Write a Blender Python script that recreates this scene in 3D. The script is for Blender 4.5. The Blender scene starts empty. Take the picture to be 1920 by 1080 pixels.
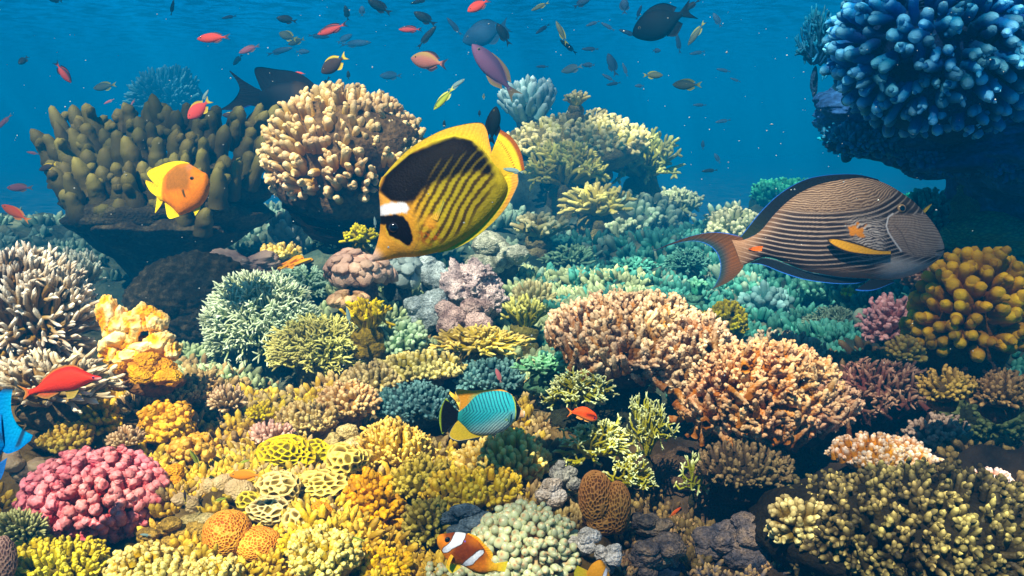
import bpy, math, random
import numpy as np
from mathutils import Vector, Matrix
random.seed(5); RNG = np.random.default_rng(11)
C = bpy.context.scene.collection
S = bpy.context.scene
R = math.radians
# ------------------------------------------------------------------ camera
PITCH = R(10.0); F = 1662.8
cam = bpy.data.objects.new('camera', bpy.data.cameras.new('camera')); C.objects.link(cam)
cam.data.sensor_width = 36.0; cam.data.lens = 36.0 * F / 1920.0
cam.data.clip_start = 0.02; cam.data.clip_end = 400
cam.location = (0, 0, 0); cam.rotation_euler = (math.pi/2 - PITCH, 0, 0)
S.camera = cam
# ------------------------------------------------------------------ light
SUN_EL, SUN_AZ = R(54), R(206)      # azimuth measured from +Y towards +X
w = bpy.data.worlds.new('World'); S.world = w; w.use_nodes = True
nt = w.node_tree; nt.nodes.clear()
N = nt.nodes.new; L = nt.links.new
sky = N('ShaderNodeTexSky'); sky.sky_type = 'NISHITA'; sky.sun_disc = False
sky.sun_elevation = SUN_EL; sky.sun_rotation = SUN_AZ
geo = N('ShaderNodeTexCoord'); sep = N('ShaderNodeSeparateXYZ'); L(geo.outputs['Generated'], sep.inputs[0])
# light that has come down through the water: the sky filtered blue, deeper blue the nearer the horizon and below
ramp = N('ShaderNodeValToRGB'); L(sep.outputs['Z'], ramp.inputs[0])
cr = ramp.color_ramp; cr.elements[0].position = 0.0; cr.elements[0].color = (0.002, 0.07, 0.16, 1)
cr.elements[1].position = 1.0; cr.elements[1].color = (0.16, 0.36, 0.48, 1)
e = cr.elements.new(0.18); e.color = (0.001, 0.31, 0.80, 1)
e = cr.elements.new(0.5); e.color = (0.02, 0.30, 0.62, 1)
noi = N('ShaderNodeTexNoise'); noi.inputs['Scale'].default_value = 3.0; noi.inputs['Detail'].default_value = 2
L(geo.outputs['Generated'], noi.inputs['Vector'])
mr = N('ShaderNodeMapRange'); mr.inputs['From Min'].default_value = 0.3; mr.inputs['From Max'].default_value = 0.7
mr.inputs['To Min'].default_value = 0.6; mr.inputs['To Max'].default_value = 1.35; L(noi.outputs[0], mr.inputs[0])
skb = N('ShaderNodeRGBToBW'); L(sky.outputs[0], skb.inputs[0])
m1 = N('ShaderNodeMix'); m1.data_type = 'RGBA'; m1.blend_type = 'MULTIPLY'; m1.inputs[0].default_value = 1
L(skb.outputs[0], m1.inputs[6]); L(ramp.outputs[0], m1.inputs[7])
m2 = N('ShaderNodeVectorMath'); m2.operation = 'SCALE'; L(m1.outputs[2], m2.inputs[0]); L(mr.outputs[0], m2.inputs['Scale'])
bg = N('ShaderNodeBackground'); bg.inputs['Strength'].default_value = 0.10; L(m2.outputs[0], bg.inputs[0])
wo = N('ShaderNodeOutputWorld'); L(bg.outputs[0], wo.inputs[0])
sun = bpy.data.objects.new('sun', bpy.data.lights.new('sun', 'SUN')); C.objects.link(sun)
sun.data.energy = 5.0; sun.data.angle = R(0.6); sun.data.color = (1.0, 0.89, 0.68)
sdir = Vector((math.sin(SUN_AZ)*math.cos(SUN_EL), math.cos(SUN_AZ)*math.cos(SUN_EL), math.sin(SUN_EL)))
sun.rotation_euler = sdir.to_track_quat('Z', 'Y').to_euler()
S.view_settings.view_transform = 'Standard'; S.view_settings.look = 'None'
S.view_settings.exposure = 1.40; S.view_settings.gamma = 1
S.cycles.max_bounces = 5; S.cycles.diffuse_bounces = 2; S.cycles.volume_bounces = 0
S.cycles.use_denoising = True
# ------------------------------------------------------------------ helpers
CP, SP = math.cos(PITCH), math.sin(PITCH)
def at(px, py, d):
    """point seen at photo pixel (1920x1080) at depth d metres"""
    u = (px-960)/F; v = (540-py)/F
    return Vector((u*d, d*(CP+v*SP), d*(-SP+v*CP)))
def Z0(y):
    y = np.asarray(y, float)
    z = -0.75 + 0.08*np.minimum(y, 4.2)
    return z - 1.7*np.clip((y-4.6)/6.0, 0, 1)**1.3
def auto_depth(py):
    v = (540-py)/F
    d = 0.8
    while d < 40:
        y = d*(CP+v*SP); z = d*(-SP+v*CP)
        if z <= float(Z0(y)): return d
        d += 0.01
    return 40
def tag(o, label=None, cat=None, group=None, kind=None):
    if label: o['label'] = label
    if cat: o['category'] = cat
    if group: o['group'] = group
    if kind: o['kind'] = kind
    return o
def empty(name, loc, rot=(0,0,0)):
    o = bpy.data.objects.new(name, None); C.objects.link(o)
    o.location = loc; o.rotation_euler = rot; o.empty_display_size = 0.05
    return o
def sines(seed, scale, octs=4, k=7):
    """cheap smooth 3D noise: returns f(P) in about -1..1"""
    r = np.random.default_rng(seed); W = []
    for o in range(octs):
        for j in range(k):
            v = r.normal(size=3); v /= np.linalg.norm(v)
            W.append((v*scale*(2.0**o)*r.uniform(.75,1.3), r.uniform(0, 6.28), 0.5**o))
    def f(P):
        s = 0
        for v, ph, a in W: s = s + a*np.sin(P@v+ph)
        return s/(k**.5*1.2)
    return f
class MB:
    def __init__(s): s.v=[]; s.f=[]; s.n=0; s.tip=[]; s.rnd=[]; s.col=[]
    def add(s, V, Q, tip=0.0, rnd=0.0, col=None):
        V = np.asarray(V, np.float32).reshape(-1,3); n=len(V)
        s.v.append(V); s.f.append(np.asarray(Q, np.int64)+s.n)
        s.tip.append(np.broadcast_to(np.asarray(tip, np.float32), (n,)))
        s.rnd.append(np.broadcast_to(np.asarray(rnd, np.float32), (n,)))
        if col is not None: s.col.append(np.asarray(col, np.float32).reshape(n,3))
        s.n += n
    def build(s, name, mat, parent=None, smooth=True):
        me = bpy.data.meshes.new(name)
        V = np.concatenate(s.v); Q = np.concatenate(s.f)
        nf = len(Q)
        me.vertices.add(len(V)); me.vertices.foreach_set('co', V.ravel())
        me.loops.add(nf*4); me.loops.foreach_set('vertex_index', Q.astype(np.int32).ravel())
        me.polygons.add(nf); me.polygons.foreach_set('loop_start', (np.arange(nf)*4).astype(np.int32))
        me.polygons.foreach_set('use_smooth', np.full(nf, smooth, bool))
        me.update(calc_edges=True)
        if s.col:
            c = np.ones((len(V),4), np.float32); c[:,:3] = np.concatenate(s.col)
            a = me.color_attributes.new('col', 'FLOAT_COLOR', 'POINT'); a.data.foreach_set('color', c.ravel())
        else:
            a = me.attributes.new('tip', 'FLOAT', 'POINT'); a.data.foreach_set('value', np.ascontiguousarray(np.concatenate(s.tip)))
            a = me.attributes.new('rnd', 'FLOAT', 'POINT'); a.data.foreach_set('value', np.ascontiguousarray(np.concatenate(s.rnd)))
        me.materials.append(mat)
        o = bpy.data.objects.new(name, me); C.objects.link(o)
        if parent: o.parent = parent
        return o
def grid_faces(n, m, wrap=True):
    """n rows, m columns"""
    i = np.arange(n-1)[:,None]; j = np.arange(m if wrap else m-1)[None,:]
    a = i*m+j; b = i*m+(j+1)%m
    return np.stack([a, b, b+m, a+m], -1).reshape(-1,4)
def tubes(mb, P, Rr, sides=8, tip=None, rnd=None, nub=0.0, jit=0.0):
    """K tubes at once: P (K,n,3) centre lines, Rr (K,n) radii, tip (K,n)"""
    K, n, _ = P.shape
    if K == 0: return
    T = np.gradient(P, axis=1); T /= (np.linalg.norm(T, axis=2, keepdims=True)+1e-9)
    ref = np.where(np.abs(T[:,:1,2:3])>0.8, np.array([1.0,0,0]), np.array([0,0,1.0]))
    ref = np.broadcast_to(ref, T.shape)
    U = np.cross(T, ref); U /= (np.linalg.norm(U,axis=2,keepdims=True)+1e-9); V = np.cross(T, U)
    th = np.arange(sides)*2*np.pi/sides
    RR = np.repeat(Rr[:,:,None], sides, 2)
    if nub:
        par = (RNG.uniform(size=(K,n,sides))<.42).astype(float)
        RR = RR*(1+nub*(par*2.4-.7)*RNG.uniform(.5,1.2,(K,n,sides)))
    if jit: RR = RR*(1+jit*RNG.normal(size=RR.shape).clip(-2,2))
    W = P[:,:,None,:] + RR[...,None]*(np.cos(th)[None,None,:,None]*U[:,:,None,:]+np.sin(th)[None,None,:,None]*V[:,:,None,:])
    Q = grid_faces(n, sides)
    Q = (Q[None]+ (np.arange(K)*n*sides)[:,None,None]).reshape(-1,4)
    t = np.zeros((K,n)) if tip is None else tip
    t = np.repeat(t[:,:,None], sides, 2)
    if nub: t = t*.8+(par-.4)*.24*(nub>.05)
    r = np.zeros(K) if rnd is None else rnd
    mb.add(W, Q, t.ravel(), np.repeat(r, n*sides))
def fib(n, seed=0):
    i = np.arange(n)+0.5; z = 1-2*i/n; ph = i*2.39996+seed
    s = np.sqrt(1-z*z); return np.stack([s*np.cos(ph), s*np.sin(ph), z], 1)
def blob(mb, c, rad, seed, n=36, m=48, amp=.12, sc=3, tip=0.0, octs=4):
    th = np.linspace(0.001, np.pi-0.001, n)[:,None]; ph = (np.arange(m)*2*np.pi/m)[None,:]
    D = np.stack([np.sin(th)*np.cos(ph), np.sin(th)*np.sin(ph), np.cos(th)+0*ph], -1).reshape(-1,3)
    f = sines(seed, sc, octs)(D)
    mb.add(np.asarray(c)+D*(1+amp*f)[:,None]*np.asarray(rad), grid_faces(n,m)[:, ::-1], np.clip(tip+f*0.5,0,1), 0.5)
# ------------------------------------------------------------------ materials
MC = {}
def nn(m, t): return m.node_tree.nodes.new(t)
def newmat(name):
    m = bpy.data.materials.new(name); m.use_nodes = True; m.node_tree.nodes.clear()
    b = nn(m,'ShaderNodeBsdfPrincipled'); o = nn(m,'ShaderNodeOutputMaterial'); m.node_tree.links.new(b.outputs[0], o.inputs[0])
    return m, b
def coral_mat(base, tip, rough=.6, var=.35, nscale=45, bump=.25, expo=1.0):
    key = ('c', base, tip, rough, var, nscale, bump, expo)
    if key in MC: return MC[key]
    m, b = newmat('coral'); l = m.node_tree.links.new
    at_ = nn(m,'ShaderNodeAttribute'); at_.attribute_name = 'tip'
    rn = nn(m,'ShaderNodeAttribute'); rn.attribute_name = 'rnd'
    tc = nn(m,'ShaderNodeTexCoord')
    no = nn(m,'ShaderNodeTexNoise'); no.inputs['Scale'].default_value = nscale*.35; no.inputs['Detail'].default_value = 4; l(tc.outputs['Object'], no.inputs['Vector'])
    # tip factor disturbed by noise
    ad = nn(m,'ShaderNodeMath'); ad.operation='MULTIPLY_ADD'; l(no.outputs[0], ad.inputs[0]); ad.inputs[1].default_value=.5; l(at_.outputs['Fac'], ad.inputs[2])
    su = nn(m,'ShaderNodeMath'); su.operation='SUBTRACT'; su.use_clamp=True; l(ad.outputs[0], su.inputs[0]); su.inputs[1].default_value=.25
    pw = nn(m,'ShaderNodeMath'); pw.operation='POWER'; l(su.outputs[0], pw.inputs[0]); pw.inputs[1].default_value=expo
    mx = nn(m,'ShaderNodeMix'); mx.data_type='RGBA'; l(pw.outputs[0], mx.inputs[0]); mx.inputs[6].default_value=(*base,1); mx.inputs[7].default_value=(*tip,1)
    # per-branch and patchy variation
    hs = nn(m,'ShaderNodeHueSaturation'); l(mx.outputs[2], hs.inputs['Color']); hs.inputs['Saturation'].default_value=1.32
    n2 = nn(m,'ShaderNodeTexNoise'); n2.inputs['Scale'].default_value = 9; n2.inputs['Detail'].default_value = 3; l(tc.outputs['Object'], n2.inputs['Vector'])
    a1 = nn(m,'ShaderNodeMath'); a1.operation='ADD'; l(rn.outputs['Fac'], a1.inputs[0]); l(n2.outputs[0], a1.inputs[1])
    m1 = nn(m,'ShaderNodeMapRange'); l(a1.outputs[0], m1.inputs[0]); m1.inputs[1].default_value=.4; m1.inputs[2].default_value=1.5; m1.inputs[3].default_value=1-var; m1.inputs[4].default_value=1+var
    l(m1.outputs[0], hs.inputs['Value'])
    m2 = nn(m,'ShaderNodeMapRange'); l(n2.outputs[0], m2.inputs[0]); m2.inputs[1].default_value=.3; m2.inputs[2].default_value=.7; m2.inputs[3].default_value=.485; m2.inputs[4].default_value=.515
    l(m2.outputs[0], hs.inputs['Hue'])
    l(hs.outputs[0], b.inputs['Base Color']); b.inputs['Roughness'].default_value=rough; b.inputs['Specular IOR Level'].default_value=.25
    vo = nn(m,'ShaderNodeTexVoronoi'); vo.inputs['Scale'].default_value = nscale*6; l(tc.outputs['Object'], vo.inputs['Vector'])
    bp = nn(m,'ShaderNodeBump'); bp.inputs['Strength'].default_value=bump; bp.inputs['Distance'].default_value=.004; l(vo.outputs[0], bp.inputs['Height']); l(bp.outputs[0], b.inputs['Normal'])
    MC[key] = m; return m
def rock_mat(c1, c2, c3, scale=6, key=None):
    k = ('r', c1, c2, c3, scale)
    if k in MC: return MC[k]
    m, b = newmat('rock'); l = m.node_tree.links.new
    tc = nn(m,'ShaderNodeTexCoord')
    no = nn(m,'ShaderNodeTexNoise'); no.inputs['Scale'].default_value=scale; no.inputs['Detail'].default_value=8; no.inputs['Roughness'].default_value=.65; l(tc.outputs['Object'], no.inputs['Vector'])
    r = nn(m,'ShaderNodeValToRGB'); l(no.outputs[0], r.inputs[0]); cr=r.color_ramp
    cr.elements[0].position=.34; cr.elements[0].color=(*c1,1); cr.elements[1].position=.68; cr.elements[1].color=(*c3,1); e=cr.elements.new(.5); e.color=(*c2,1)
    n2 = nn(m,'ShaderNodeTexNoise'); n2.inputs['Scale'].default_value=scale*9; n2.inputs['Detail'].default_value=6; l(tc.outputs['Object'], n2.inputs['Vector'])
    hs = nn(m,'ShaderNodeHueSaturation'); l(r.outputs[0], hs.inputs['Color'])
    mr = nn(m,'ShaderNodeMapRange'); l(n2.outputs[0], mr.inputs[0]); mr.inputs[1].default_value=.3; mr.inputs[2].default_value=.7; mr.inputs[3].default_value=.5; mr.inputs[4].default_value=1.6; l(mr.outputs[0], hs.inputs['Value'])
    l(hs.outputs[0], b.inputs['Base Color']); b.inputs['Roughness'].default_value=.85; b.inputs['Specular IOR Level'].default_value=.15
    bp = nn(m,'ShaderNodeBump'); bp.inputs['Strength'].default_value=.8; bp.inputs['Distance'].default_value=.012; l(n2.outputs[0], bp.inputs['Height']); l(bp.outputs[0], b.inputs['Normal'])
    MC[k]=m; return m
def skin_mat():
    if 'skin' in MC: return MC['skin']
    m, b = newmat('fish_skin'); l = m.node_tree.links.new
    a = nn(m,'ShaderNodeAttribute'); a.attribute_name='col'
    tc = nn(m,'ShaderNodeTexCoord'); vo = nn(m,'ShaderNodeTexVoronoi'); vo.inputs['Scale'].default_value=330; l(tc.outputs['Object'], vo.inputs['Vector'])
    hs = nn(m,'ShaderNodeHueSaturation'); mr = nn(m,'ShaderNodeMapRange'); l(vo.outputs[0], mr.inputs[0]); mr.inputs[3].default_value=1.08; mr.inputs[4].default_value=.86
    l(mr.outputs[0], hs.inputs['Value']); l(a.outputs['Color'], hs.inputs['Color']); l(hs.outputs[0], b.inputs['Base Color'])
    b.inputs['Roughness'].default_value=.55; b.inputs['Specular IOR Level'].default_value=.06
    bp = nn(m,'ShaderNodeBump'); bp.invert=True; bp.inputs['Strength'].default_value=.3; bp.inputs['Distance'].default_value=.0012; l(vo.outputs[0], bp.inputs['Height']); l(bp.outputs[0], b.inputs['Normal'])
    MC['skin']=m; return m
def plain_mat(col, rough=.4):
    k=('p',col,rough)
    if k in MC: return MC[k]
    m, b = newmat('plain'); b.inputs['Base Color'].default_value=(*col,1); b.inputs['Roughness'].default_value=rough
    tc = nn(m,'ShaderNodeTexCoord'); no = nn(m,'ShaderNodeTexNoise'); no.inputs['Scale'].default_value=12; m.node_tree.links.new(tc.outputs['Object'], no.inputs['Vector'])
    hs = nn(m,'ShaderNodeHueSaturation'); hs.inputs['Color'].default_value=(*col,1); mr=nn(m,'ShaderNodeMapRange'); mr.inputs[3].default_value=.7; mr.inputs[4].default_value=1.3
    m.node_tree.links.new(no.outputs[0], mr.inputs[0]); m.node_tree.links.new(mr.outputs[0], hs.inputs['Value']); m.node_tree.links.new(hs.outputs[0], b.inputs['Base Color'])
    MC[k]=m; return m
# ------------------------------------------------------------------ coral shapes (all sizes in metres, centred on the colony)
def crown_dirs(a, b, c, spacing, seed, zmin=-.4, ymax=.55):
    area = 4*np.pi*(((a*b)**1.6+(a*c)**1.6+(b*c)**1.6)/3)**(1/1.6)
    n = int(np.clip(area/(spacing**2*.85), 20, 2600))
    D = fib(n, seed) + RNG.normal(size=(n,3))*(.35*spacing/max((a*b*c)**(1/3),1e-6))
    D /= np.linalg.norm(D,axis=1,keepdims=True)
    return D[(D[:,2]>zmin)&(D[:,1]<ymax)]
def fingers(mb, rad, spacing, r0, length, seed, up=.25, sides=8, n=8, nub=0, jit=.04, taper=.35, club=0., zmin=-.4, ymax=.55,
            bulge=.24, vary=.35, side=0, side_len=.45, wob=.15, split=None, side_r=.6, lump=.0, lean=(0,0,0)):
    a,b,c = rad
    D = crown_dirs(a,b,c,spacing,seed,zmin,ymax); D=D[RNG.uniform(size=len(D))>.05]; K=len(D)
    f = sines(seed+3, 3.2, 3)
    out = 1 - bulge*(.5+.5*f(D)) - RNG.uniform(0, .10, K)
    E = D*np.array(rad)*out[:,None]
    dr = D*np.array([b*c,a*c,a*b]); dr /= np.linalg.norm(dr,axis=1,keepdims=True)
    dr = dr*(1-up)+np.array([0,0,up])+np.array(lean); dr += RNG.normal(size=dr.shape)*wob*.6; dr /= np.linalg.norm(dr,axis=1,keepdims=True)
    Ln = length*RNG.uniform(1-vary, 1.0, K)
    t = np.linspace(0,1,n)**.85
    bend = RNG.normal(size=(K,3))*wob*.5
    P = E[:,None,:] - dr[:,None,:]*Ln[:,None,None]*(1-t)[None,:,None] + bend[:,None,:]*(Ln[:,None]*(t*(1-t))[None,:])[...,None]
    rr = r0*RNG.uniform(.8,1.2,K)
    cap = np.sqrt(np.clip(1-np.clip((t-.80)/.20,0,1)**2, 0, 1)); cap[-1]=.03
    prof = (1-taper*t+club*np.clip(t-.4,0,1))*cap
    Rr = rr[:,None]*prof[None,:]*(1+lump*RNG.normal(size=(K,n)))
    tip = np.repeat((t**2)[None,:], K, 0)
    rnd = RNG.uniform(0,1,K)
    mbs = [mb] if split is None else split
    if split is None: tubes(mb, P, Rr, sides, tip, rnd, nub, jit)
    else:
        for k in range(K): tubes(mbs[k % len(mbs)], P[k:k+1], Rr[k:k+1], sides, tip[k:k+1], rnd[k:k+1], nub, jit)
    if side:
        k = np.repeat(np.arange(K), side); M=len(k)
        tt = RNG.uniform(.35,.92,M)
        B = P[k,-1] - dr[k]*(Ln[k]*(1-tt))[:,None]
        sd = RNG.normal(size=(M,3)); sd -= (sd*dr[k]).sum(1,keepdims=True)*dr[k]; sd/=np.linalg.norm(sd,axis=1,keepdims=True)
        sd = sd*.8+dr[k]*.7; sd/=np.linalg.norm(sd,axis=1,keepdims=True)
        n2=6; t2=np.linspace(0,1,n2)
        l2 = Ln[k]*side_len*RNG.uniform(.5,1,M)
        P2 = B[:,None,:]+sd[:,None,:]*(l2[:,None]*t2[None,:])[...,None]
        c2=np.sqrt(np.clip(1-np.clip((t2-.6)/.4,0,1)**2,0,1)); c2[-1]=.03
        R2=(rr[k]*side_r)[:,None]*((1-.2*t2)*c2)[None,:]
        T2 = (tt[:,None]**2)*.5+ .5*t2[None,:]**1.5
        tubes(mb if split is None else mbs[0], P2,R2,max(6,sides-2),T2,rnd[k],nub,jit)
    return K
def branching(mb, rad, seed, stems=26, gens=4, r0=.006, up=.3, spread=.5, sides=6, nb=2, zmin=-.1, ymax=.6, nub=.0, start=.15, shrink=.80, lean=(0,0,0)):
    a,b,c = rad; rad=np.array(rad)
    D = fib(stems*2, seed); D=D[(D[:,2]>zmin)&(D[:,1]<ymax)]
    base = D*rad*start; dr = D*1.0
    K=len(D); dr = dr*(1-up)+np.array([0,0,up])+np.array(lean); dr/=np.linalg.norm(dr,axis=1,keepdims=True)
    L0 = (1-start)/sum(shrink**g for g in range(gens))
    rnd=RNG.uniform(0,1,K); r=np.full(K,r0)
    for g in range(gens):
        K=len(base); n=5; t=np.linspace(0,1,n)
        ln = L0*shrink**g*RNG.uniform(.75,1.2,K)
        step = dr*rad*ln[:,None]
        bend = RNG.normal(size=(K,3))*.12*np.linalg.norm(step,axis=1,keepdims=True)
        P = base[:,None,:]+step[:,None,:]*t[None,:,None]+bend[:,None,:]*(t*(1-t)*2)[None,:,None]
        last = g==gens-1
        cap = np.sqrt(np.clip(1-np.clip((t-.75)/.25,0,1)**2,0,1)) if last else np.ones(n)
        if last: cap[-1]=.04
        Rr = r[:,None]*(1-.18*t)[None,:]*cap[None,:]
        T = np.repeat((((g+t)/gens)**2.2)[None,:],K,0)
        tubes(mb,P,Rr,sides,T,rnd,nub)
        if last: break
        k=np.repeat(np.arange(K), nb); 
        keep = RNG.uniform(size=len(k))<.93; k=k[keep]
        base=P[k,-1]; nd=dr[k]+RNG.normal(size=(len(k),3))*spread; nd/=np.linalg.norm(nd,axis=1,keepdims=True)
        nd = nd+np.array([0,0,up*.35]); nd/=np.linalg.norm(nd,axis=1,keepdims=True)
        dr=nd; r=r[k]*.86; rnd=rnd[k]
def massive(mb, lobes, seed, cells=None, depth=.06, n=110, m=150, amp=.08, sc=2.5, round_=1.0, octs=3, fine=0):
    """lumpy colony of ellipsoid lobes (c, rad); cells>0 carves corallite pits of that spacing (m)"""
    for q,(c,rad) in enumerate(lobes):
        rad=np.array(rad); c=np.array(c)
        th = np.linspace(0.001, np.pi-0.001, n)[:,None]; ph=(np.arange(m)*2*np.pi/m)[None,:]
        D=np.stack([np.sin(th)*np.cos(ph), np.sin(th)*np.sin(ph), np.cos(th)+0*ph],-1).reshape(-1,3)
        f=sines(seed+q, sc, octs)(D)
        P=D*rad*(1+amp*f)[:,None]
        tip=np.full(len(D), .5+.3*f)
        if fine: 
            P = P*(1+fine*sines(seed+50+q, 26, 2, 12)(D))[:,None]
        if cells:
            area=4*np.pi*(((rad[0]*rad[1])**1.6+(rad[0]*rad[2])**1.6+(rad[1]*rad[2])**1.6)/3)**(1/1.6)
            ns=int(min(1400, area/cells**2)); Sd=fib(ns,seed+q)+RNG.normal(size=(ns,3))*(.28/np.sqrt(ns)*3.5); Sd/=np.linalg.norm(Sd,axis=1,keepdims=True)
            rn=RNG.uniform(.75,1.25,ns)
            f1=np.empty(len(D)); f2=np.empty(len(D))
            for s0 in range(0,len(D),4000):
                dd=np.sqrt(np.maximum(0,2-2*D[s0:s0+4000]@Sd.T))*rn[None,:]
                pp=np.partition(dd,1,axis=1)[:,:2]; f1[s0:s0+4000]=pp[:,0]; f2[s0:s0+4000]=pp[:,1]
            ed=np.clip((f2-f1)*np.sqrt(ns)*.75*round_-.24,0,1)    # 0 on ridges, 1 in pits
            pit=ed*ed*(3-2*ed)
            P=P-D*(pit*depth*rad.min())[:,None]
            tip=1-pit
        mb.add(c+P, grid_faces(n,m)[:, ::-1], np.clip(tip,0,1), .5)
def lobes_random(seed, n, r0=.3, r1=.5, flat=1.0):
    g = np.random.default_rng(seed); out=[]
    for i in range(n):
        a = g.uniform(0, 6.28); q = g.uniform(.1,.75)
        out.append(((q*math.cos(a), g.uniform(-.5,.3), q*math.sin(a)*flat), tuple(g.uniform(r0,r1)*np.array([1,1,1]))))
    return out
# ------------------------------------------------------------------ colony builder
GROUND = []
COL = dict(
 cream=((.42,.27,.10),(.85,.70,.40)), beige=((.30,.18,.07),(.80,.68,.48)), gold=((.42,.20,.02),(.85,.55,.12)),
 )
def colony(kind, name, label, cx, cy, wpx, hpx, base, tip, d=None, cat='coral', group=None, tilt=0, sp=26, r=9, ln=60, seed=None, deep=.8, basecol=None, lift=0, rot=0, **kw):
    if d is None: d = auto_depth(cy+hpx*.5)
    s = d/F; r=r*.9
    if d<2.3 and kind!='massive': wpx*=1.10; hpx*=1.08
    rad = (wpx*.5*s, wpx*.5*s*deep, hpx*.5*s)
    seed = seed if seed is not None else (int(cx)*31+int(cy)*7)%9973
    ctr = at(cx, cy, d)
    root = empty(name, ctr, (0,0,0)); tag(root, label, cat, group)
    if kw.get('cells'): base,tip=tip,base
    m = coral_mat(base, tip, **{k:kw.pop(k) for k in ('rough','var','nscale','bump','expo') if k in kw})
    bc = basecol or tuple(x*.45 for x in base)
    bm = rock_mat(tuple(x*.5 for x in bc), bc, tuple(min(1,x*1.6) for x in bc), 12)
    body = MB(); bb = MB()
    if kind == 'finger':
        fingers(body, rad, sp*s, r*s, ln*s, seed, **kw)
        k = max(.15, 1-ln*s*.78/min(rad)) if ln*s < min(rad)*.9 else .3
        core = tuple(max(q-ln*s*.75, q*.32) for q in rad)
        blob(bb, (0, rad[1]*.1, -rad[2]*.12), core, seed, 24, 32, .1, 4)
    elif kind == 'branch':
        branching(body, rad, seed, r0=r*s, **kw)
        q_=.16 if (name=='twig_coral' or lift==-1) else .42
        blob(bb, (0,rad[1]*.1,-rad[2]*.3), (rad[0]*q_, rad[1]*q_, rad[2]*.4*(.6 if q_<.2 else 1)), seed, 20, 28, .12, 4)
    elif kind == 'massive':
        if name=='reef_rock' and 'lobes' not in kw:
            kw.update(lobes=lobes_random(seed,11,.26,.5),n=56,m=80,amp=.16,sc=3,fine=.025)
        lobes = kw.pop('lobes', [((0,0,0),(1,1,1))])
        lobes = [((l[0][0]*rad[0], l[0][1]*rad[1], l[0][2]*rad[2]), (l[1][0]*rad[0], l[1][1]*rad[1], l[1][2]*rad[2])) for l in lobes]
        cells = kw.pop('cells', None)
        massive(body, lobes, seed, cells=cells*s if cells else None, **kw)
        blob(bb, (0,rad[1]*.2,-rad[2]*.6), (rad[0]*.6, rad[1]*.5, rad[2]*.5), seed, 16, 22, .12, 4)
    if name=='boulder_coral' and kw.get('cells') is None and hpx>90: m=rock_mat(tuple(q*.5 for q in base),base,tip,40)
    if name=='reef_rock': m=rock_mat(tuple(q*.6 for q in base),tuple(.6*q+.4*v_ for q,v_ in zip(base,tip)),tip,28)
    part = {'finger':'branches','branch':'branches','massive':'coral_head'}[kind]
    body.build(part, m, root)
    # foot that carries the colony down to the reef floor
    if lift!=-1 and name!='twig_coral': blob(bb, (0, rad[1]*.15, -rad[2]*.75), (rad[0]*.45, rad[1]*.45, rad[2]*.45), seed+1, 16, 22, .15, 4)
    bb.build('coral_base', bm, root)
    if rot: root.rotation_euler = rot
    GROUND.append((ctr.x, ctr.y+rad[1]*.1, ctr.z-rad[2]*(.72+lift), max(rad[0],.04), d))
    return root
# ------------------------------------------------------------------ the colonies, read off the photograph
SPECS = []
def col(kind, name, label, cx, cy, w, h, base, tip, **k):
    d = k.get('d') or auto_depth(cy+h*.5)
    if 3.5<=d<7: d = 3.5+(d-3.5)*1.9+.15
    k['d'] = d
    SPECS.append((kind, name, label, cx, cy, w, h, base, tip, k))
YEL=((.45,.26,.03),(.90,.68,.22)); CRM=((.48,.34,.12),(.92,.80,.48)); TAN=((.38,.20,.07),(.80,.56,.28))
OLV=((.16,.13,.03),(.42,.38,.14)); TEAL=((.08,.22,.17),(.22,.48,.38)); GRN=((.16,.26,.12),(.62,.78,.55))
BRN=((.20,.11,.05),(.52,.36,.20)); PUR=((.22,.13,.14),(.55,.40,.42)); FIRE=((.40,.26,.02),(.85,.74,.35))
PEA=((.50,.25,.09),(.92,.66,.42)); BLU=((.03,.12,.22),(.25,.45,.60)); DRK=((.05,.045,.02),(.16,.15,.07))
# --- far and middle distance; the teals carry haze tint in their colour
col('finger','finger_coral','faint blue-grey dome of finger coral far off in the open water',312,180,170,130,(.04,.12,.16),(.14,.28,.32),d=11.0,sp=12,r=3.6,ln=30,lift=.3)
col('finger','finger_coral','broad dark olive finger coral on a stalk behind the orange damselfish',302,345,440,250,(.040,.034,.013),(.22,.20,.08),d=3.1,sp=41,r=12.8,ln=64,up=.55,sides=12,n=12,jit=.06,bulge=.06,zmin=-.05,ymax=.8,deep=.6,wob=.3,taper=.3,var=.4,hero='table')
col('finger','finger_coral','beige dome of stubby finger coral above the butterflyfish head',652,300,340,300,(.40,.25,.09),(.95,.78,.52),d=2.9,sp=21,r=8.2,ln=46,up=.30,sides=9,n=9,side=1,bulge=.05,zmin=-.5,deep=.8,hero='stalk')
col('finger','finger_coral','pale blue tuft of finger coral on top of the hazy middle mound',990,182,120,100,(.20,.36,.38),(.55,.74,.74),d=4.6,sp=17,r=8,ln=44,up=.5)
col('branch','staghorn_coral','small yellow-tipped staghorn tuft on the crest right of the pale blue tuft',1080,196,70,56,(.45,.38,.12),(.9,.85,.5),d=4.5,r=4.5,stems=16,gens=3,up=.5)
col('finger','knob_coral','sunlit cream knobby coral on the crest of the hazy middle mound',1080,270,300,150,(.50,.46,.14),(.98,.95,.62),d=4.6,sp=17,r=8,ln=34,up=.3,side=2,zmin=-.3)
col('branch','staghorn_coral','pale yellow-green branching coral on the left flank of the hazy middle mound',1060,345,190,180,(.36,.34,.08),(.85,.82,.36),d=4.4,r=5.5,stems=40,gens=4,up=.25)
col('branch','staghorn_coral','hazy yellow-green branching coral on the right flank of the middle mound',1205,330,180,190,(.32,.36,.10),(.74,.80,.38),d=4.8,r=5.5,stems=36,gens=4,up=.25)
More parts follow.
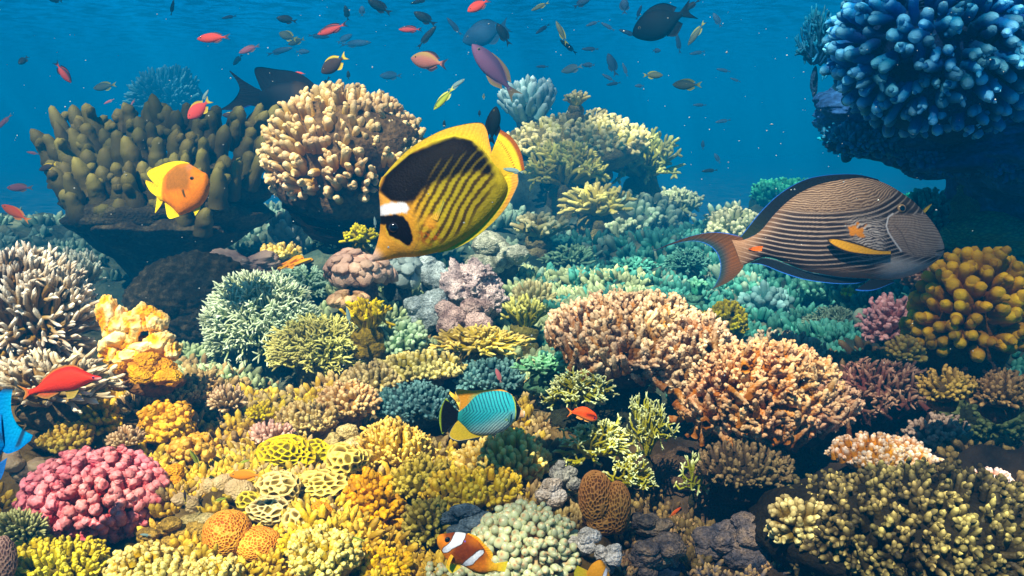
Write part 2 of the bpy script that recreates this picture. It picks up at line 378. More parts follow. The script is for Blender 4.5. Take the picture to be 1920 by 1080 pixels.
col('finger','knob_coral','blurred pale grey-green boulder of knobs low on the middle mound',1190,420,200,130,(.18,.30,.22),(.50,.66,.52),d=4.6,sp=20,r=10,ln=30,side=1)
col('branch','staghorn_coral','stubby cream branching coral right beneath the butterflyfish belly',1010,440,130,90,(.38,.36,.16),(.85,.85,.55),d=3.6,r=7,stems=20,gens=3,up=.3)
col('branch','staghorn_coral','pale antler-like coral standing left of the surgeonfish tail tip',1165,450,110,90,(.26,.36,.24),(.66,.78,.55),d=4.0,r=6.5,stems=16,gens=3,up=.6)
col('massive','boulder_coral','whitish crusted coral head in the shade left of the surgeonfish tail',1140,485,70,60,(.20,.28,.24),(.75,.82,.70),d=3.9,amp=.25,sc=4,octs=4)
col('finger','knob_coral','pale knobby coral peeping out above the surgeonfish tail',1375,425,130,80,(.35,.42,.26),(.85,.90,.65),d=3.6,sp=14,r=6.5,ln=24,side=2)
col('finger','knob_coral','green-teal hummock of coral behind the dorsal fin of the surgeonfish',1480,375,170,110,(.04,.18,.13),(.12,.38,.26),d=4.6,sp=12,r=5.5,ln=20,side=2)
col('finger','knob_coral','teal coral slope in front of the surgeonfish forehead',1740,400,150,110,(.03,.18,.16),(.10,.40,.34),d=3.4,sp=14,r=6,ln=22,side=2)
col('massive','boulder_coral','dark green dome of coral at the right edge under the blue coral',1865,375,170,110,(.03,.10,.07),(.08,.22,.14),d=2.6,amp=.18,sc=3.5,octs=5,cells=9,depth=.05)
col('massive','boulder_coral','low rounded green coral head at the right edge above the orange coral',1850,440,170,80,(.05,.13,.08),(.14,.28,.16),d=2.4,amp=.16,sc=3.5,octs=5,cells=8,depth=.05)
col('branch','bush_coral','fine teal bush coral in the shade under the surgeonfish tail',1290,500,100,75,(.08,.20,.17),(.22,.46,.38),d=3.3,r=2.6,stems=60,gens=4,up=.2,nb=2)
col('branch','finger_coral','teal branching coral with upright tips left of the yellow-green dome',1190,520,130,80,(.07,.24,.19),(.22,.52,.42),d=3.4,r=4,stems=30,gens=3,up=.5)
col('branch','finger_coral','little mint-green sprig of coral under the tip of the surgeonfish tail',1305,550,70,60,(.12,.38,.26),(.35,.68,.50),d=2.7,r=5,stems=12,gens=3,up=.7)
col('finger','soft_coral','blue-grey soft coral of drooping lobes below the surgeonfish belly',1435,575,130,110,(.10,.24,.25),(.30,.50,.50),d=2.9,sp=20,r=10,ln=40,up=.1,jit=.06)
col('finger','knob_coral','teal knobby coral below the surgeonfish belly, left of the lone pale ball',1555,545,130,70,(.08,.24,.20),(.25,.50,.40),d=3.0,sp=15,r=7,ln=24,side=1)
col('branch','bush_coral','grey-green bush coral of fine tips left of the pink soft coral',1560,620,130,100,(.13,.20,.14),(.40,.55,.42),d=2.5,r=2.6,stems=90,gens=4,up=.15)
col('finger','knob_coral','mottled teal knobs between surgeonfish belly and pink soft coral',1640,535,110,70,(.10,.22,.17),(.34,.50,.38),d=2.7,sp=13,r=5.5,ln=22,side=1)
col('massive','ball_sponge','smooth pale grey-green ball standing left of the pink soft coral',1612,594,25,34,(.30,.42,.33),(.42,.52,.42),d=2.2,amp=.02,n=30,m=40)
col('finger','cauliflower_coral','pink-lilac cauliflower coral between the pale ball and the orange coral',1668,612,105,125,(.45,.22,.22),(.85,.58,.58),d=2.1,sp=15,r=7,ln=30,side=2,nub=.15,up=.3)
col('finger','cauliflower_coral','dusky rose coral rising right under the chin of the surgeonfish',1735,515,85,85,(.30,.16,.12),(.62,.40,.32),d=2.2,sp=13,r=5.5,ln=26,side=1,nub=.12)
col('finger','cauliflower_coral','small olive-yellow tuft under the surgeonfish chin',1590,548,40,26,(.25,.22,.03),(.60,.55,.10),d=2.6,sp=10,r=4.5,ln=14)
col('finger','cauliflower_coral','yellow-green dome of fine knobs behind the peach staghorn coral',1355,605,125,85,(.28,.24,.02),(.66,.58,.10),d=2.35,sp=9,r=4.4,ln=16,side=1,nub=.1)
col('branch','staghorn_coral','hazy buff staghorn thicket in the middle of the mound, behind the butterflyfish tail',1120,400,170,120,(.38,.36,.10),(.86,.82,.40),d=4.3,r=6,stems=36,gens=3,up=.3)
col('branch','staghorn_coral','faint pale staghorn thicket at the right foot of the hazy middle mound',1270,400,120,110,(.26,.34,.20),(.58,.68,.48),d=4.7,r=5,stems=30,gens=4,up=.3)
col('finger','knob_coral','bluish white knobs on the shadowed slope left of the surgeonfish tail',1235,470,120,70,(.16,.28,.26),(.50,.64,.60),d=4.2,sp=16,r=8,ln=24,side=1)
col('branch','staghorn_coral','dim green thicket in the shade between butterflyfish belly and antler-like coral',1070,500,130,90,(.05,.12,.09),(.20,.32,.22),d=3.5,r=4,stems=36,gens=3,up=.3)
col('finger','acropora_coral','cream-tipped brown coral under the centre of the hazy mound, right of the white ridge',1000,555,100,70,(.24,.22,.10),(.66,.64,.40),d=2.8,sp=13,r=5.5,ln=30,up=.4)
# --- centre left slope
col('finger','soft_coral','pale lobed coral in the gap right of the dark stalk, under the beige dome',540,430,90,80,(.25,.34,.36),(.66,.70,.60),d=3.4,sp=17,r=8.5,ln=36,up=.5)
col('finger','knob_coral','sunlit yellow knobby coral below the lobed coral in the gap',525,472,85,44,(.50,.38,.10),(.95,.80,.40),d=3.1,sp=12,r=6,ln=18,side=1)
col('branch','fire_coral','olive fire coral in front of the dark stem beside the butterflyfish mouth',675,452,80,70,(.30,.24,.02),(.66,.62,.15),d=2.6,r=4.5,stems=26,gens=3,up=.2)
col('branch','fire_coral','pale green fine branching coral on the ledge behind the butterflyfish mouth',620,455,80,50,(.25,.34,.18),(.62,.76,.52),d=2.9,r=3,stems=50,gens=3,up=.2)
col('massive','boulder_coral','large round dark brown-green boulder coral under the olive finger coral',360,550,215,165,(.06,.05,.02),(.20,.16,.08),d=2.5,amp=.10,sc=2.6,octs=5,fine=.035,lobes=[((0,0,0),(1,1,1)),((.15,-.1,-.55),(.75,.8,.7)),((.3,0,-1.0),(.5,.7,.6))],n=130,m=180,deep=.8)
col('massive','boulder_coral','rough purple-brown coral lump perched right of the round boulder',455,505,110,64,(.10,.07,.09),(.45,.36,.30),d=2.7,amp=.28,sc=5,octs=5,fine=.03)
col('massive','encrusting_sponge','bright orange crust along the ledge right of the purple-brown lump',535,502,76,22,(.75,.22,.01),(.95,.50,.06),d=2.75,amp=.3,sc=6,rot=(0,-.35,0))
col('branch','bush_coral','large mound of fine pale green staghorn right of the round boulder',490,615,240,230,(.18,.24,.08),(.80,.92,.72),d=2.3,r=3.1,stems=300,gens=4,up=.12,start=.3,zmin=-.35,expo=1.3,bump=.1)
col('branch','bush_coral','yellow-green fine staghorn at the foot of the pale green mound',600,665,200,150,(.26,.24,.05),(.74,.74,.36),d=2.15,r=3.3,stems=160,gens=4,up=.15,start=.3,zmin=-.3)
col('branch','bush_coral','pale mint branching coral on the upper right shoulder of the green mound',565,545,150,100,(.16,.26,.14),(.60,.80,.62),d=2.6,r=3.3,stems=110,gens=4,up=.15,start=.3)
col('finger','soft_coral','mauve-grey soft coral of round puffs under the butterflyfish mouth',670,510,150,100,(.32,.20,.14),(.66,.50,.42),d=2.4,sp=24,r=13.5,ln=32,up=.2,sides=14,n=14,taper=-.1,jit=.03,nub=.09)
col('finger','soft_coral','dusky bluish puffs of soft coral right of the mauve soft coral',745,510,110,110,(.14,.20,.20),(.36,.44,.42),d=2.55,sp=24,r=13.5,ln=30,up=.2,sides=14,n=14,taper=-.1,jit=.03,nub=.09)
col('finger','soft_coral','row of pinkish lobes below the mauve soft coral',652,560,90,40,(.36,.24,.12),(.72,.52,.38),d=2.3,sp=20,r=11,ln=22,sides=14,n=12,taper=0,nub=.09)
col('branch','fire_coral','golden fire coral with upright fingers below the row of pinkish lobes',690,615,130,110,(.42,.30,.02),(.88,.74,.20),d=2.1,r=4.6,stems=34,gens=3,up=.55,spread=.4)
col('massive','reef_rock','blue-grey lump of dead coral rock above the white crusted ridge',815,520,90,80,(.20,.28,.30),(.60,.74,.76),d=2.7,amp=.28,sc=5,octs=5,fine=.04)
col('massive','reef_rock','white and lilac crusted rock on the ridge right of centre',888,545,120,110,(.22,.16,.18),(.90,.78,.74),d=2.5,amp=.34,sc=5,octs=5,fine=.06,lobes=[((-.3,0,.1),(.6,.8,.8)),((.35,0,-.2),(.6,.8,.8)),((.2,-.2,.6),(.4,.5,.4))])
col('massive','reef_rock','pale bluish rounded rock left of the white crusted ridge',800,585,110,100,(.22,.30,.30),(.62,.76,.78),d=2.35,amp=.22,sc=5,octs=5,fine=.04)
col('massive','reef_rock','purple-brown pitted rock below the white crusted ridge',870,595,110,90,(.22,.14,.14),(.72,.56,.50),d=2.3,amp=.3,sc=5,octs=5,fine=.06)
col('massive','reef_rock','sandy white lump with dark holes behind the butterflyfish belly',935,480,130,90,(.20,.24,.17),(.70,.76,.60),d=3.1,amp=.3,sc=5,octs=5,fine=.05)
col('branch','fire_coral','yellow-green fire coral standing right of the purple-brown rock',985,610,120,120,(.30,.28,.05),(.74,.76,.35),d=2.4,r=4.6,stems=30,gens=3,up=.5,spread=.4)
col('branch','fire_coral','golden spread of fire coral in the middle of the slope',900,655,190,90,(.42,.32,.06),(.85,.72,.35),d=2.15,r=4.4,stems=60,gens=3,up=.3)
col('finger','knob_coral','mint-green clumps of small lobes on the slope left of the bluish rock',745,640,120,90,(.20,.30,.17),(.55,.70,.50),d=2.15,sp=15,r=7,ln=24,side=1)
col('finger','knob_coral','yellowish crusty knobs spreading under the golden fire coral',790,690,170,60,(.32,.27,.08),(.72,.66,.36),d=2.0,sp=12,r=6,ln=18,side=1)
col('finger','knob_coral','olive and buff knobs at the left foot of the slope',700,715,130,80,(.26,.20,.08),(.66,.56,.34),d=1.95,sp=13,r=6,ln=22,side=1)
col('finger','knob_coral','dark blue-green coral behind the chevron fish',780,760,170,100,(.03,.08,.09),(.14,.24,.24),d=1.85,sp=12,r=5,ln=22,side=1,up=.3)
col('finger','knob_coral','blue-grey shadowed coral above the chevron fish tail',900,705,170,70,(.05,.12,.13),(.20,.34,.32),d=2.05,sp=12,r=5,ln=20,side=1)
col('branch','fire_coral','clump of mint green finger coral above the green twig coral',1020,700,130,70,(.10,.26,.14),(.35,.60,.40),d=1.95,r=4.2,stems=34,gens=3,up=.45)
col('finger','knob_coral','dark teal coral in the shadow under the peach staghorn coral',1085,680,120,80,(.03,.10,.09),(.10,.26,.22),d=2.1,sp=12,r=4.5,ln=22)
# --- left
col('branch','staghorn_coral','brown staghorn coral with white tips at the left edge',55,605,260,280,(.25,.16,.07),(1.0,.96,.84),d=1.75,r=6.6,stems=90,gens=4,up=.35,spread=.33,start=.2,zmin=-.95,ymax=.7,expo=3.2,sides=7,shrink=.9)
col('branch','staghorn_coral','smaller brown staghorn leaning right behind the orange sponge',150,545,110,150,(.22,.20,.12),(.80,.85,.72),d=2.2,r=4.2,stems=44,gens=4,up=.5,spread=.3,expo=1.6)
col('branch','staghorn_coral','low brown staghorn with white tips beneath the red fish at the left edge',95,745,280,170,(.22,.15,.07),(.95,.88,.70),d=1.6,r=6.2,stems=70,gens=3,up=.2,spread=.4,expo=2.0)
col('massive','tube_sponge','glaring white and orange sponge with a dark hollow beside the brown staghorn',262,625,150,125,(.95,.36,.02),(1.0,.93,.60),d=1.72,expo=1.1,var=.15,amp=.22,sc=4,octs=4,fine=.03,n=60,m=84,lobes=[((-.75,0,.55),(.26,.4,.62)),((-.5,0,.25),(.30,.5,.5)),((-.35,-.1,-.25),(.32,.5,.4)),((-.1,-.1,.3),(.30,.4,.42)),((.2,0,.5),(.32,.4,.40)),((.5,-.1,.25),(.26,.4,.42)),((.55,-.2,-.2),(.34,.4,.36)),((.2,-.3,-.5),(.40,.4,.34)),((.8,-.2,-.5),(.24,.4,.34)),((-.2,-.3,-.65),(.36,.4,.3)),((-.7,-.2,-.5),(.26,.4,.4))],hero='sponge')  # the white is blown highlight put into the sponge's colour
col('massive','soft_coral','orange-brown rounded lobes under the white and orange sponge',275,695,200,85,(.36,.15,.03),(.80,.50,.20),d=1.66,amp=.14,sc=3.5,fine=.03,lobes=[(c_,(r_[0]*.8,r_[1],r_[2]*1.3)) for c_,r_ in lobes_random(21,15,.20,.34)],n=60,m=84,bump=.9)
col('finger','cauliflower_coral','brown nubbly coral filling the hollow under the sponge lobes',330,735,170,70,(.26,.16,.06),(.66,.50,.30),d=1.8,sp=12,r=5,ln=22,side=1,nub=.1)
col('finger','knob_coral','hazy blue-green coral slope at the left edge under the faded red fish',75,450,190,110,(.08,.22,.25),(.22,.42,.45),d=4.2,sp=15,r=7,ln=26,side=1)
# --- lower left
col('finger','cauliflower_coral','pink cauliflower coral, the only rose-pink dome at lower left',180,930,268,178,(.40,.08,.10),(.86,.46,.47),d=1.40,sp=20,r=7.6,ln=46,up=.2,sides=14,n=16,nub=.16,taper=-.30,side=1,side_len=.38,side_r=.8,zmin=-.75,bulge=.05,deep=.8,wob=.25,hero='pink',bump=.1)
col('finger','cauliflower_coral','tan cauliflower coral standing behind the pink one, upper of two',315,800,115,105,(.48,.26,.07),(.85,.58,.26),d=1.62,sp=15,r=7.5,ln=26,side=2,nub=.09,side_r=.8,taper=-.1)
col('finger','cauliflower_coral','tan cauliflower coral tucked against its taller neighbour, lower of two',362,842,90,62,(.50,.28,.09),(.88,.62,.30),d=1.52,sp=14,r=7.5,ln=22,side=2,nub=.09,side_r=.8,taper=-.1)
col('finger','acropora_coral','dark brown coral with cream tips left of the upper tan cauliflower coral',258,768,100,80,(.15,.10,.05),(.80,.66,.42),d=1.72,sp=12,r=4,ln=30,up=.3)
col('finger','acropora_coral','brownish coral with pale tips right of the upper tan cauliflower coral',425,748,90,72,(.20,.13,.07),(.76,.60,.42),d=1.78,sp=12,r=4.2,ln=28,up=.3)
col('finger','acropora_coral','mauve-brown coral with pale tips above the tan cauliflower corals',365,738,70,50,(.24,.15,.10),(.70,.55,.45),d=1.85,sp=11,r=4,ln=22,up=.3)
col('finger','cauliflower_coral','small bright yellow tuft between brown corals at left',488,775,50,46,(.42,.30,.02),(.75,.60,.06),d=1.72,sp=9,r=4.2,ln=16)
col('finger','acropora_coral','lilac-brown coral of blunt fingers right of the yellow tuft',508,812,90,56,(.30,.17,.13),(.72,.52,.44),d=1.63,sp=12,r=5,ln=24,up=.3)
col('finger','knob_coral','buff knobby coral left of the dark hollow behind the yellow net coral',575,790,120,80,(.36,.25,.10),(.80,.66,.38),d=1.72,sp=12,r=5.5,ln=22,side=1)
col('finger','knob_coral','peach-buff knobs spreading at the foot of the golden fire coral',650,755,120,90,(.44,.27,.12),(.85,.66,.42),d=1.8,sp=13,r=6,ln=22,side=1)
col('finger','knob_coral','gold-brown frilly coral left of the dark brown coral',185,790,90,90,(.36,.24,.05),(.74,.56,.18),d=1.62,sp=13,r=6.5,ln=24,side=1)
col('finger','knob_coral','ochre lobed coral just above the pink cauliflower coral',125,825,110,66,(.30,.20,.06),(.62,.48,.20),d=1.55,sp=14,r=7,ln=22,side=1)
col('finger','acropora_coral','pinkish brown coral with pale tips above the right shoulder of the pink coral',235,822,80,50,(.28,.17,.09),(.72,.56,.38),d=1.53,sp=11,r=4.4,ln=22)
col('massive','soft_coral','greyish brown folded coral at the left edge beneath the blue fish',45,868,100,66,(.20,.15,.10),(.45,.36,.26),d=1.48,amp=.12,lobes=lobes_random(4,7,.3,.45),n=40,m=60)
col('massive','brain_coral','small orange honeycomb coral right of the pink coral, upper of two',327,884,36,32,(.62,.38,.14),(.40,.17,.04),d=1.44,cells=5.5,depth=.10,n=90,m=120)
col('massive','brain_coral','small orange honeycomb coral right of the pink coral, lower of two',330,908,32,32,(.62,.36,.12),(.38,.15,.03),d=1.42,cells=5.5,depth=.10,n=90,m=120)
col('massive','leather_coral','beige velvety coral of merged lobes left of the small orange fish',396,914,82,57,(.46,.35,.20),(.66,.54,.36),d=1.42,amp=.1,lobes=[((-.6,0,-.3),(.45,.6,.6)),((0,0,.0),(.5,.6,.75)),((.6,0,.2),(.45,.6,.7))],fine=.02,bump=.6)
col('massive','leather_coral','beige velvety coral cushion under the small orange fish',448,921,52,50,(.48,.37,.22),(.68,.56,.38),d=1.40,amp=.08,fine=.02,bump=.6)
col('massive','leather_coral','low beige velvety mound right of the pink coral edge',353,946,59,39,(.44,.34,.20),(.64,.52,.36),d=1.37,amp=.12,fine=.02,lobes=lobes_random(8,4,.45,.6),bump=.6)
col('massive','brain_coral','large orange-brown brain coral with a folded saddle at the bottom left',450,1005,146,104,(.82,.50,.24),(.36,.11,.03),d=1.27,cells=6.0,depth=.04,amp=.05,lobes=[((-.32,0,.05),(.62,.75,.88)),((.45,-.05,-.3),(.56,.7,.62))],n=240,m=320,hero='brain')
col('massive','brain_coral','orange-brown honeycomb coral knob right of the yellow net corals',603,965,48,52,(.68,.38,.13),(.36,.14,.03),d=1.35,cells=6,depth=.09,n=110,m=150)
col('massive','net_coral','yellow net-patterned coral head just right of the small orange fish',520,915,86,66,(.88,.74,.40),(.10,.065,.005),d=1.42,cells=13,depth=.22,amp=.08,n=150,m=200)
col('massive','net_coral','yellow net-patterned coral, the low one above the big brain coral',505,955,80,52,(.90,.78,.46),(.10,.06,.005),d=1.36,cells=12,depth=.22,amp=.1,n=140,m=190)
col('massive','net_coral','small yellow net-patterned coral lobe touching the beige velvety mound',468,940,50,38,(.88,.76,.26),(.10,.065,.005),d=1.37,cells=13,depth=.2,amp=.1,n=110,m=150)
col('massive','net_coral','yellow net-patterned coral stacked above the others, furthest back',540,852,100,66,(.72,.60,.14),(.10,.07,.01),d=1.54,cells=12,depth=.2,amp=.15,n=140,m=190)
col('massive','net_coral','twisted yellow net coral ridge running right of the netted heads',598,908,110,50,(.84,.70,.32),(.09,.055,.005),d=1.46,cells=14,depth=.24,amp=.22,sc=3.4,n=140,m=190)
col('massive','net_coral','yellow net-patterned coral at the right end of the patch',655,868,90,70,(.82,.68,.30),(.09,.055,.005),d=1.52,cells=13,depth=.24,amp=.2,n=140,m=190)
col('massive','net_coral','drooping yellow net coral left of the orange honeycomb knob',560,980,50,60,(.86,.74,.40),(.09,.055,.005),d=1.33,cells=13,depth=.22,amp=.18,n=120,m=160)
col('massive','net_coral','yellow-green frilly lump at the right end behind the netted corals',600,845,60,50,(.66,.58,.12),(.10,.07,.01),d=1.6,cells=12,depth=.2,amp=.2,n=120,m=160)
col('massive','reef_rock','golden brown lumpy coral rock between the pink coral and the brain coral',330,1000,130,76,(.34,.20,.03),(.66,.44,.08),d=1.33,amp=.16,lobes=lobes_random(12,9,.28,.42),n=50,m=70,fine=.03)
col('massive','reef_rock','crusty yellow rock shelf between velvety corals and brain coral',375,975,110,36,(.44,.34,.10),(.76,.64,.30),d=1.35,amp=.25,sc=4,fine=.05)
col('finger','cauliflower_coral','cream cauliflower coral at the bottom edge, left of the brain coral',300,1065,190,84,(.55,.40,.10),(.96,.90,.52),d=1.20,sp=15,r=7.5,ln=28,side=4,side_len=.42,side_r=.75,up=.35,nub=.06)
col('finger','cauliflower_coral','cream cauliflower coral at the bottom edge directly under the brain coral',405,1078,110,76,(.55,.40,.10),(.96,.90,.52),d=1.17,sp=15,r=7.5,ln=26,side=4,side_len=.42,side_r=.75,up=.35,nub=.06)
col('finger','cauliflower_coral','cream cauliflower coral at the bottom edge, right of the brain coral',608,1040,150,110,(.56,.42,.10),(.97,.90,.50),d=1.20,sp=15,r=7.5,ln=28,side=4,side_len=.42,side_r=.75,up=.35,nub=.06)
col('finger','cauliflower_coral','yellow-olive cauliflower coral in the bottom left corner',105,1050,190,90,(.34,.27,.04),(.70,.62,.22),d=1.22,sp=14,r=6.5,ln=26,side=3,up=.3)
col('finger','acropora_coral','olive-green bushy coral at the left edge below the pink coral',40,995,110,100,(.12,.12,.05),(.42,.44,.24),d=1.30,sp=11,r=4,ln=26,up=.2)
col('massive','brain_coral','dusky mauve pitted coral in the bottom left corner',8,1045,46,90,(.34,.24,.20),(.10,.06,.06),d=1.15,cells=7,depth=.08,n=90,m=120)
# --- lower middle
col('finger','knob_coral','orange-gold knob coral standing left of the brown olive clumps',700,960,135,150,(.44,.22,.03),(.84,.50,.14),d=1.42,sp=19,r=8.5,ln=36,side=2,side_r=.7,nub=.10,sides=10,up=.2)
col('finger','cauliflower_coral','gold cauliflower coral at the bottom edge beneath the orange-gold knob coral',715,1055,120,74,(.50,.30,.05),(.92,.70,.26),d=1.24,sp=15,r=7,ln=24,side=3,nub=.08)
col('massive','reef_rock','pale yellow crusted lump between net corals and peach finger coral',655,830,90,70,(.46,.34,.10),(.82,.70,.34),d=1.62,amp=.22,sc=4,octs=5,fine=.05)
col('finger','finger_coral','peach-yellow finger coral left of the chevron fish',745,835,160,110,(.48,.29,.07),(.92,.75,.36),d=1.62,sp=13,r=6,ln=38,up=.45,jit=.08,side=1)
col('finger','finger_coral','grey-green stubby coral in shade below the peach-yellow finger coral',790,900,140,100,(.22,.18,.05),(.55,.46,.18),d=1.5,sp=14,r=6.5,ln=30,up=.4,side=1)
col('finger','finger_coral','sunlit yellow finger coral below the chevron fish',945,860,180,110,(.55,.34,.06),(.97,.85,.45),d=1.62,sp=16,r=8,ln=40,up=.5,side=1,jit=.06)
col('finger','finger_coral','golden-brown stubby coral below the sunlit yellow finger coral',880,915,190,90,(.38,.26,.05),(.80,.64,.24),d=1.48,sp=16,r=7.5,ln=32,up=.4,side=1)
col('finger','finger_coral','dim olive-brown knobs left of the clownfish',805,985,110,130,(.17,.14,.04),(.46,.40,.16),d=1.38,sp=16,r=7,ln=30,up=.3,side=1)
col('massive','reef_rock','white glaring rock patch between the yellow finger coral and honeycomb coral',1030,925,90,60,(.50,.36,.22),(1.0,.95,.90),d=1.46,amp=.32,sc=5,octs=5,fine=.06)  # near-white rock colour paints in a highlight beside the yellow coral
col('massive','reef_rock','dark blue ragged rock behind the clownfish',880,975,120,56,(.03,.07,.12),(.30,.40,.45),d=1.36,amp=.35,sc=5,octs=5,fine=.07)
col('massive','reef_rock','ragged multicoloured rock left of the honeycomb coral',1055,890,70,56,(.10,.10,.12),(.60,.60,.50),d=1.5,amp=.35,sc=5,octs=5,fine=.07)
col('massive','brain_coral','brown honeycomb coral split into two lobes, left of the green twig coral',1130,942,112,128,(.46,.27,.15),(.10,.05,.025),d=1.36,cells=7.5,depth=.085,amp=.03,lobes=[((-.25,0,.15),(.58,.8,.84)),((.48,-.1,-.12),(.46,.75,.82)),((.05,.0,-.5),(.6,.7,.5))],n=200,m=260)
col('massive','reef_rock','white crusted rock, the upper lump below the honeycomb coral',1098,1012,66,54,(.50,.45,.38),(1.0,.97,.92),d=1.24,amp=.2,sc=4,octs=5,fine=.05)
col('massive','reef_rock','white crusted rock, the lower right lump beside the half-hidden clownfish',1136,1045,66,66,(.42,.38,.33),(1.0,.97,.92),d=1.20,amp=.18,sc=4,octs=5,fine=.05)
col('massive','reef_rock','blue and rust mottled rock right of the white rock at the bottom edge',1240,1045,150,90,(.03,.06,.12),(.55,.36,.20),d=1.26,amp=.35,sc=5,octs=5,fine=.07)
col('massive','reef_rock','dark blue ragged rock at the bottom edge near the lower right coral',1370,1010,150,110,(.02,.05,.11),(.40,.28,.18),d=1.32,amp=.35,sc=5,octs=5,fine=.07)
col('massive','reef_rock','low grey-blue rock in the shadow right of the brown honeycomb coral',1220,985,100,60,(.03,.05,.09),(.50,.36,.22),d=1.36,amp=.35,sc=5,octs=5,fine=.07)
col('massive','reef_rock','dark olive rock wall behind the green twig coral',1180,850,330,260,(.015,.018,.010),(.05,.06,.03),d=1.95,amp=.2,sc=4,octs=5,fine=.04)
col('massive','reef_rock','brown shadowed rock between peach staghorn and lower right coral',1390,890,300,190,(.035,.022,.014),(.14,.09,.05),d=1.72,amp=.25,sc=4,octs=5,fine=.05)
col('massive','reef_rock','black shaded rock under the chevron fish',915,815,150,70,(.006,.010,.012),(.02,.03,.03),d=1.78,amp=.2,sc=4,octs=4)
# --- right
col('finger','acropora_coral','peach staghorn coral with upright nubbly branches, left part of the pair',1178,622,300,165,(.30,.15,.065),(1.0,.84,.62),d=1.85,sp=18,r=7.2,ln=58,up=.40,sides=12,n=20,nub=.16,side=4,side_len=.22,side_r=.55,taper=.45,zmin=-.7,bulge=.14,wob=.45,hero='peach',bump=.1)
col('finger','acropora_coral','tall peach nubbly coral clump joining the two staghorn corals',1300,668,170,190,(.27,.14,.07),(.96,.80,.60),d=1.78,sp=18,r=7.2,ln=52,up=.42,sides=12,n=18,nub=.16,side=4,side_len=.22,side_r=.55,taper=.45,zmin=-.7,wob=.45)
col('finger','acropora_coral','orange-pink staghorn coral with fanned branches, right part of the pair',1440,735,300,225,(.34,.14,.05),(1.0,.78,.54),d=1.62,sp=18,r=7.0,ln=62,up=.36,lean=(.22,-.1,0),sides=12,n=20,nub=.16,side=5,side_len=.20,side_r=.55,taper=.5,zmin=-.7,bulge=.14,wob=.5,hero='fan',bump=.1)
col('finger','acropora_coral','low rusty-pink staghorn spur running down right from the orange-pink staghorn coral',1535,762,180,120,(.26,.11,.06),(.90,.66,.50),d=1.60,sp=17,r=6.2,ln=54,up=.28,sides=10,n=16,nub=.14,side=2,side_len=.22,side_r=.55,taper=.45,zmin=-.6,wob=.5,lean=(.4,0,0))
col('finger','acropora_coral','grey-brown nubbly fringe behind the orange-pink staghorn coral',1470,655,150,80,(.24,.19,.12),(.60,.54,.42),d=1.95,sp=17,r=6.5,ln=44,up=.5,nub=.09,side=2,sides=10,n=14)
col('finger','acropora_coral','dark purple-brown coral with few pale tips right of the orange-pink staghorn',1645,735,180,130,(.10,.045,.04),(.50,.34,.26),d=1.68,sp=15,r=5,ln=54,up=.3,wob=.5,side=1,expo=2)
col('finger','finger_coral','orange-yellow knobbly coral at the right edge behind the surgeonfish snout',1825,600,245,275,(.30,.12,.01),(1.0,.68,.14),d=1.78,expo=1.5,sp=31,r=12.5,ln=62,up=.12,sides=12,n=12,jit=.05,side=1,side_len=.4,side_r=.75,taper=.1,bulge=.05,hero='orange',nub=.04)
col('finger','knob_coral','brown nubbly coral left of the orange knobbly coral, under the rose coral',1700,660,80,80,(.18,.12,.05),(.46,.36,.16),d=1.75,sp=13,r=6,ln=24)
col('finger','finger_coral','dark olive coral with scattered cream tips filling the lower right corner',1690,990,520,230,(.022,.018,.009),(.46,.40,.20),d=1.25,sp=23,r=8.6,ln=48,up=.12,sides=9,n=10,jit=.07,side=2,side_r=.7,expo=3.0,var=.75,zmin=-.6,wob=.35,hero='corner')
col('finger','finger_coral','cream-tipped coral at the left end of the lower right coral',1500,985,130,130,(.14,.10,.04),(.90,.80,.46),d=1.23,sp=22,r=9.5,ln=44,up=.2,side=1,expo=1.8)
col('finger','knob_coral','glaring white and orange lit coral ridge above the lower right coral',1650,848,200,66,(.70,.34,.08),(1.0,.94,.86),d=1.48,expo=1.5,sp=14,r=7,ln=26,side=2,up=.35)  # white part of the colour paints in the highlight along this ridge
col('finger','knob_coral','small glaring white tuft at the right edge above the dark corner coral',1862,893,90,36,(.60,.34,.25),(1.0,.92,.90),d=1.42,sp=13,r=6,ln=18,side=1)  # highlight painted as a near-white tip colour
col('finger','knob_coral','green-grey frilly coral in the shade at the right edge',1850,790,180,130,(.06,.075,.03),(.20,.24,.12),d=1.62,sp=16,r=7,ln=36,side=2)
col('finger','knob_coral','dusky pink-grey frilly coral right of the glaring ridge',1760,815,120,90,(.13,.09,.07),(.42,.34,.28),d=1.56,sp=15,r=7,ln=32,side=2)
col('finger','knob_coral','dull brown knobs directly beneath the orange knobbly coral, left half',1775,725,120,80,(.10,.07,.03),(.38,.28,.13),d=1.44,sp=14,r=6,ln=28,side=1)
col('finger','acropora_coral','dark reddish-brown coral directly beneath the orange knobbly coral, right half',1880,735,140,90,(.08,.05,.03),(.34,.24,.14),d=1.44,sp=14,r=5.5,ln=32,side=1)
col('finger','acropora_coral','grey-brown coral filling the gap between peach staghorn and lower right coral',1400,880,190,110,(.06,.045,.03),(.26,.20,.12),d=1.55,sp=15,r=6,ln=34,side=1)
col('finger','cauliflower_coral','olive-gold cauliflower coral under the yellow net corals, right of the big brain coral',560,1020,80,60,(.40,.28,.05),(.80,.66,.22),d=1.26,sp=13,r=6,ln=24,side=2)
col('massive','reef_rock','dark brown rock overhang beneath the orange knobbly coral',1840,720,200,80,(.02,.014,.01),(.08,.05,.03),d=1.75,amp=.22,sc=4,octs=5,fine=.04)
def tw(label,cx,cy,w,h,**k):
    col('branch','twig_coral',label,cx,cy,w,h,k.pop('b',(.20,.19,.01)),k.pop('t',(.80,.90,.60)),r=k.pop('r',3.2),gens=k.pop('gens',5),nb=2,up=k.pop('up',.3),spread=.6,expo=2.4,stems=k.pop('stems',16),basecol=(.02,.02,.006),start=.05,zmin=-.5,ymax=.4,**k)
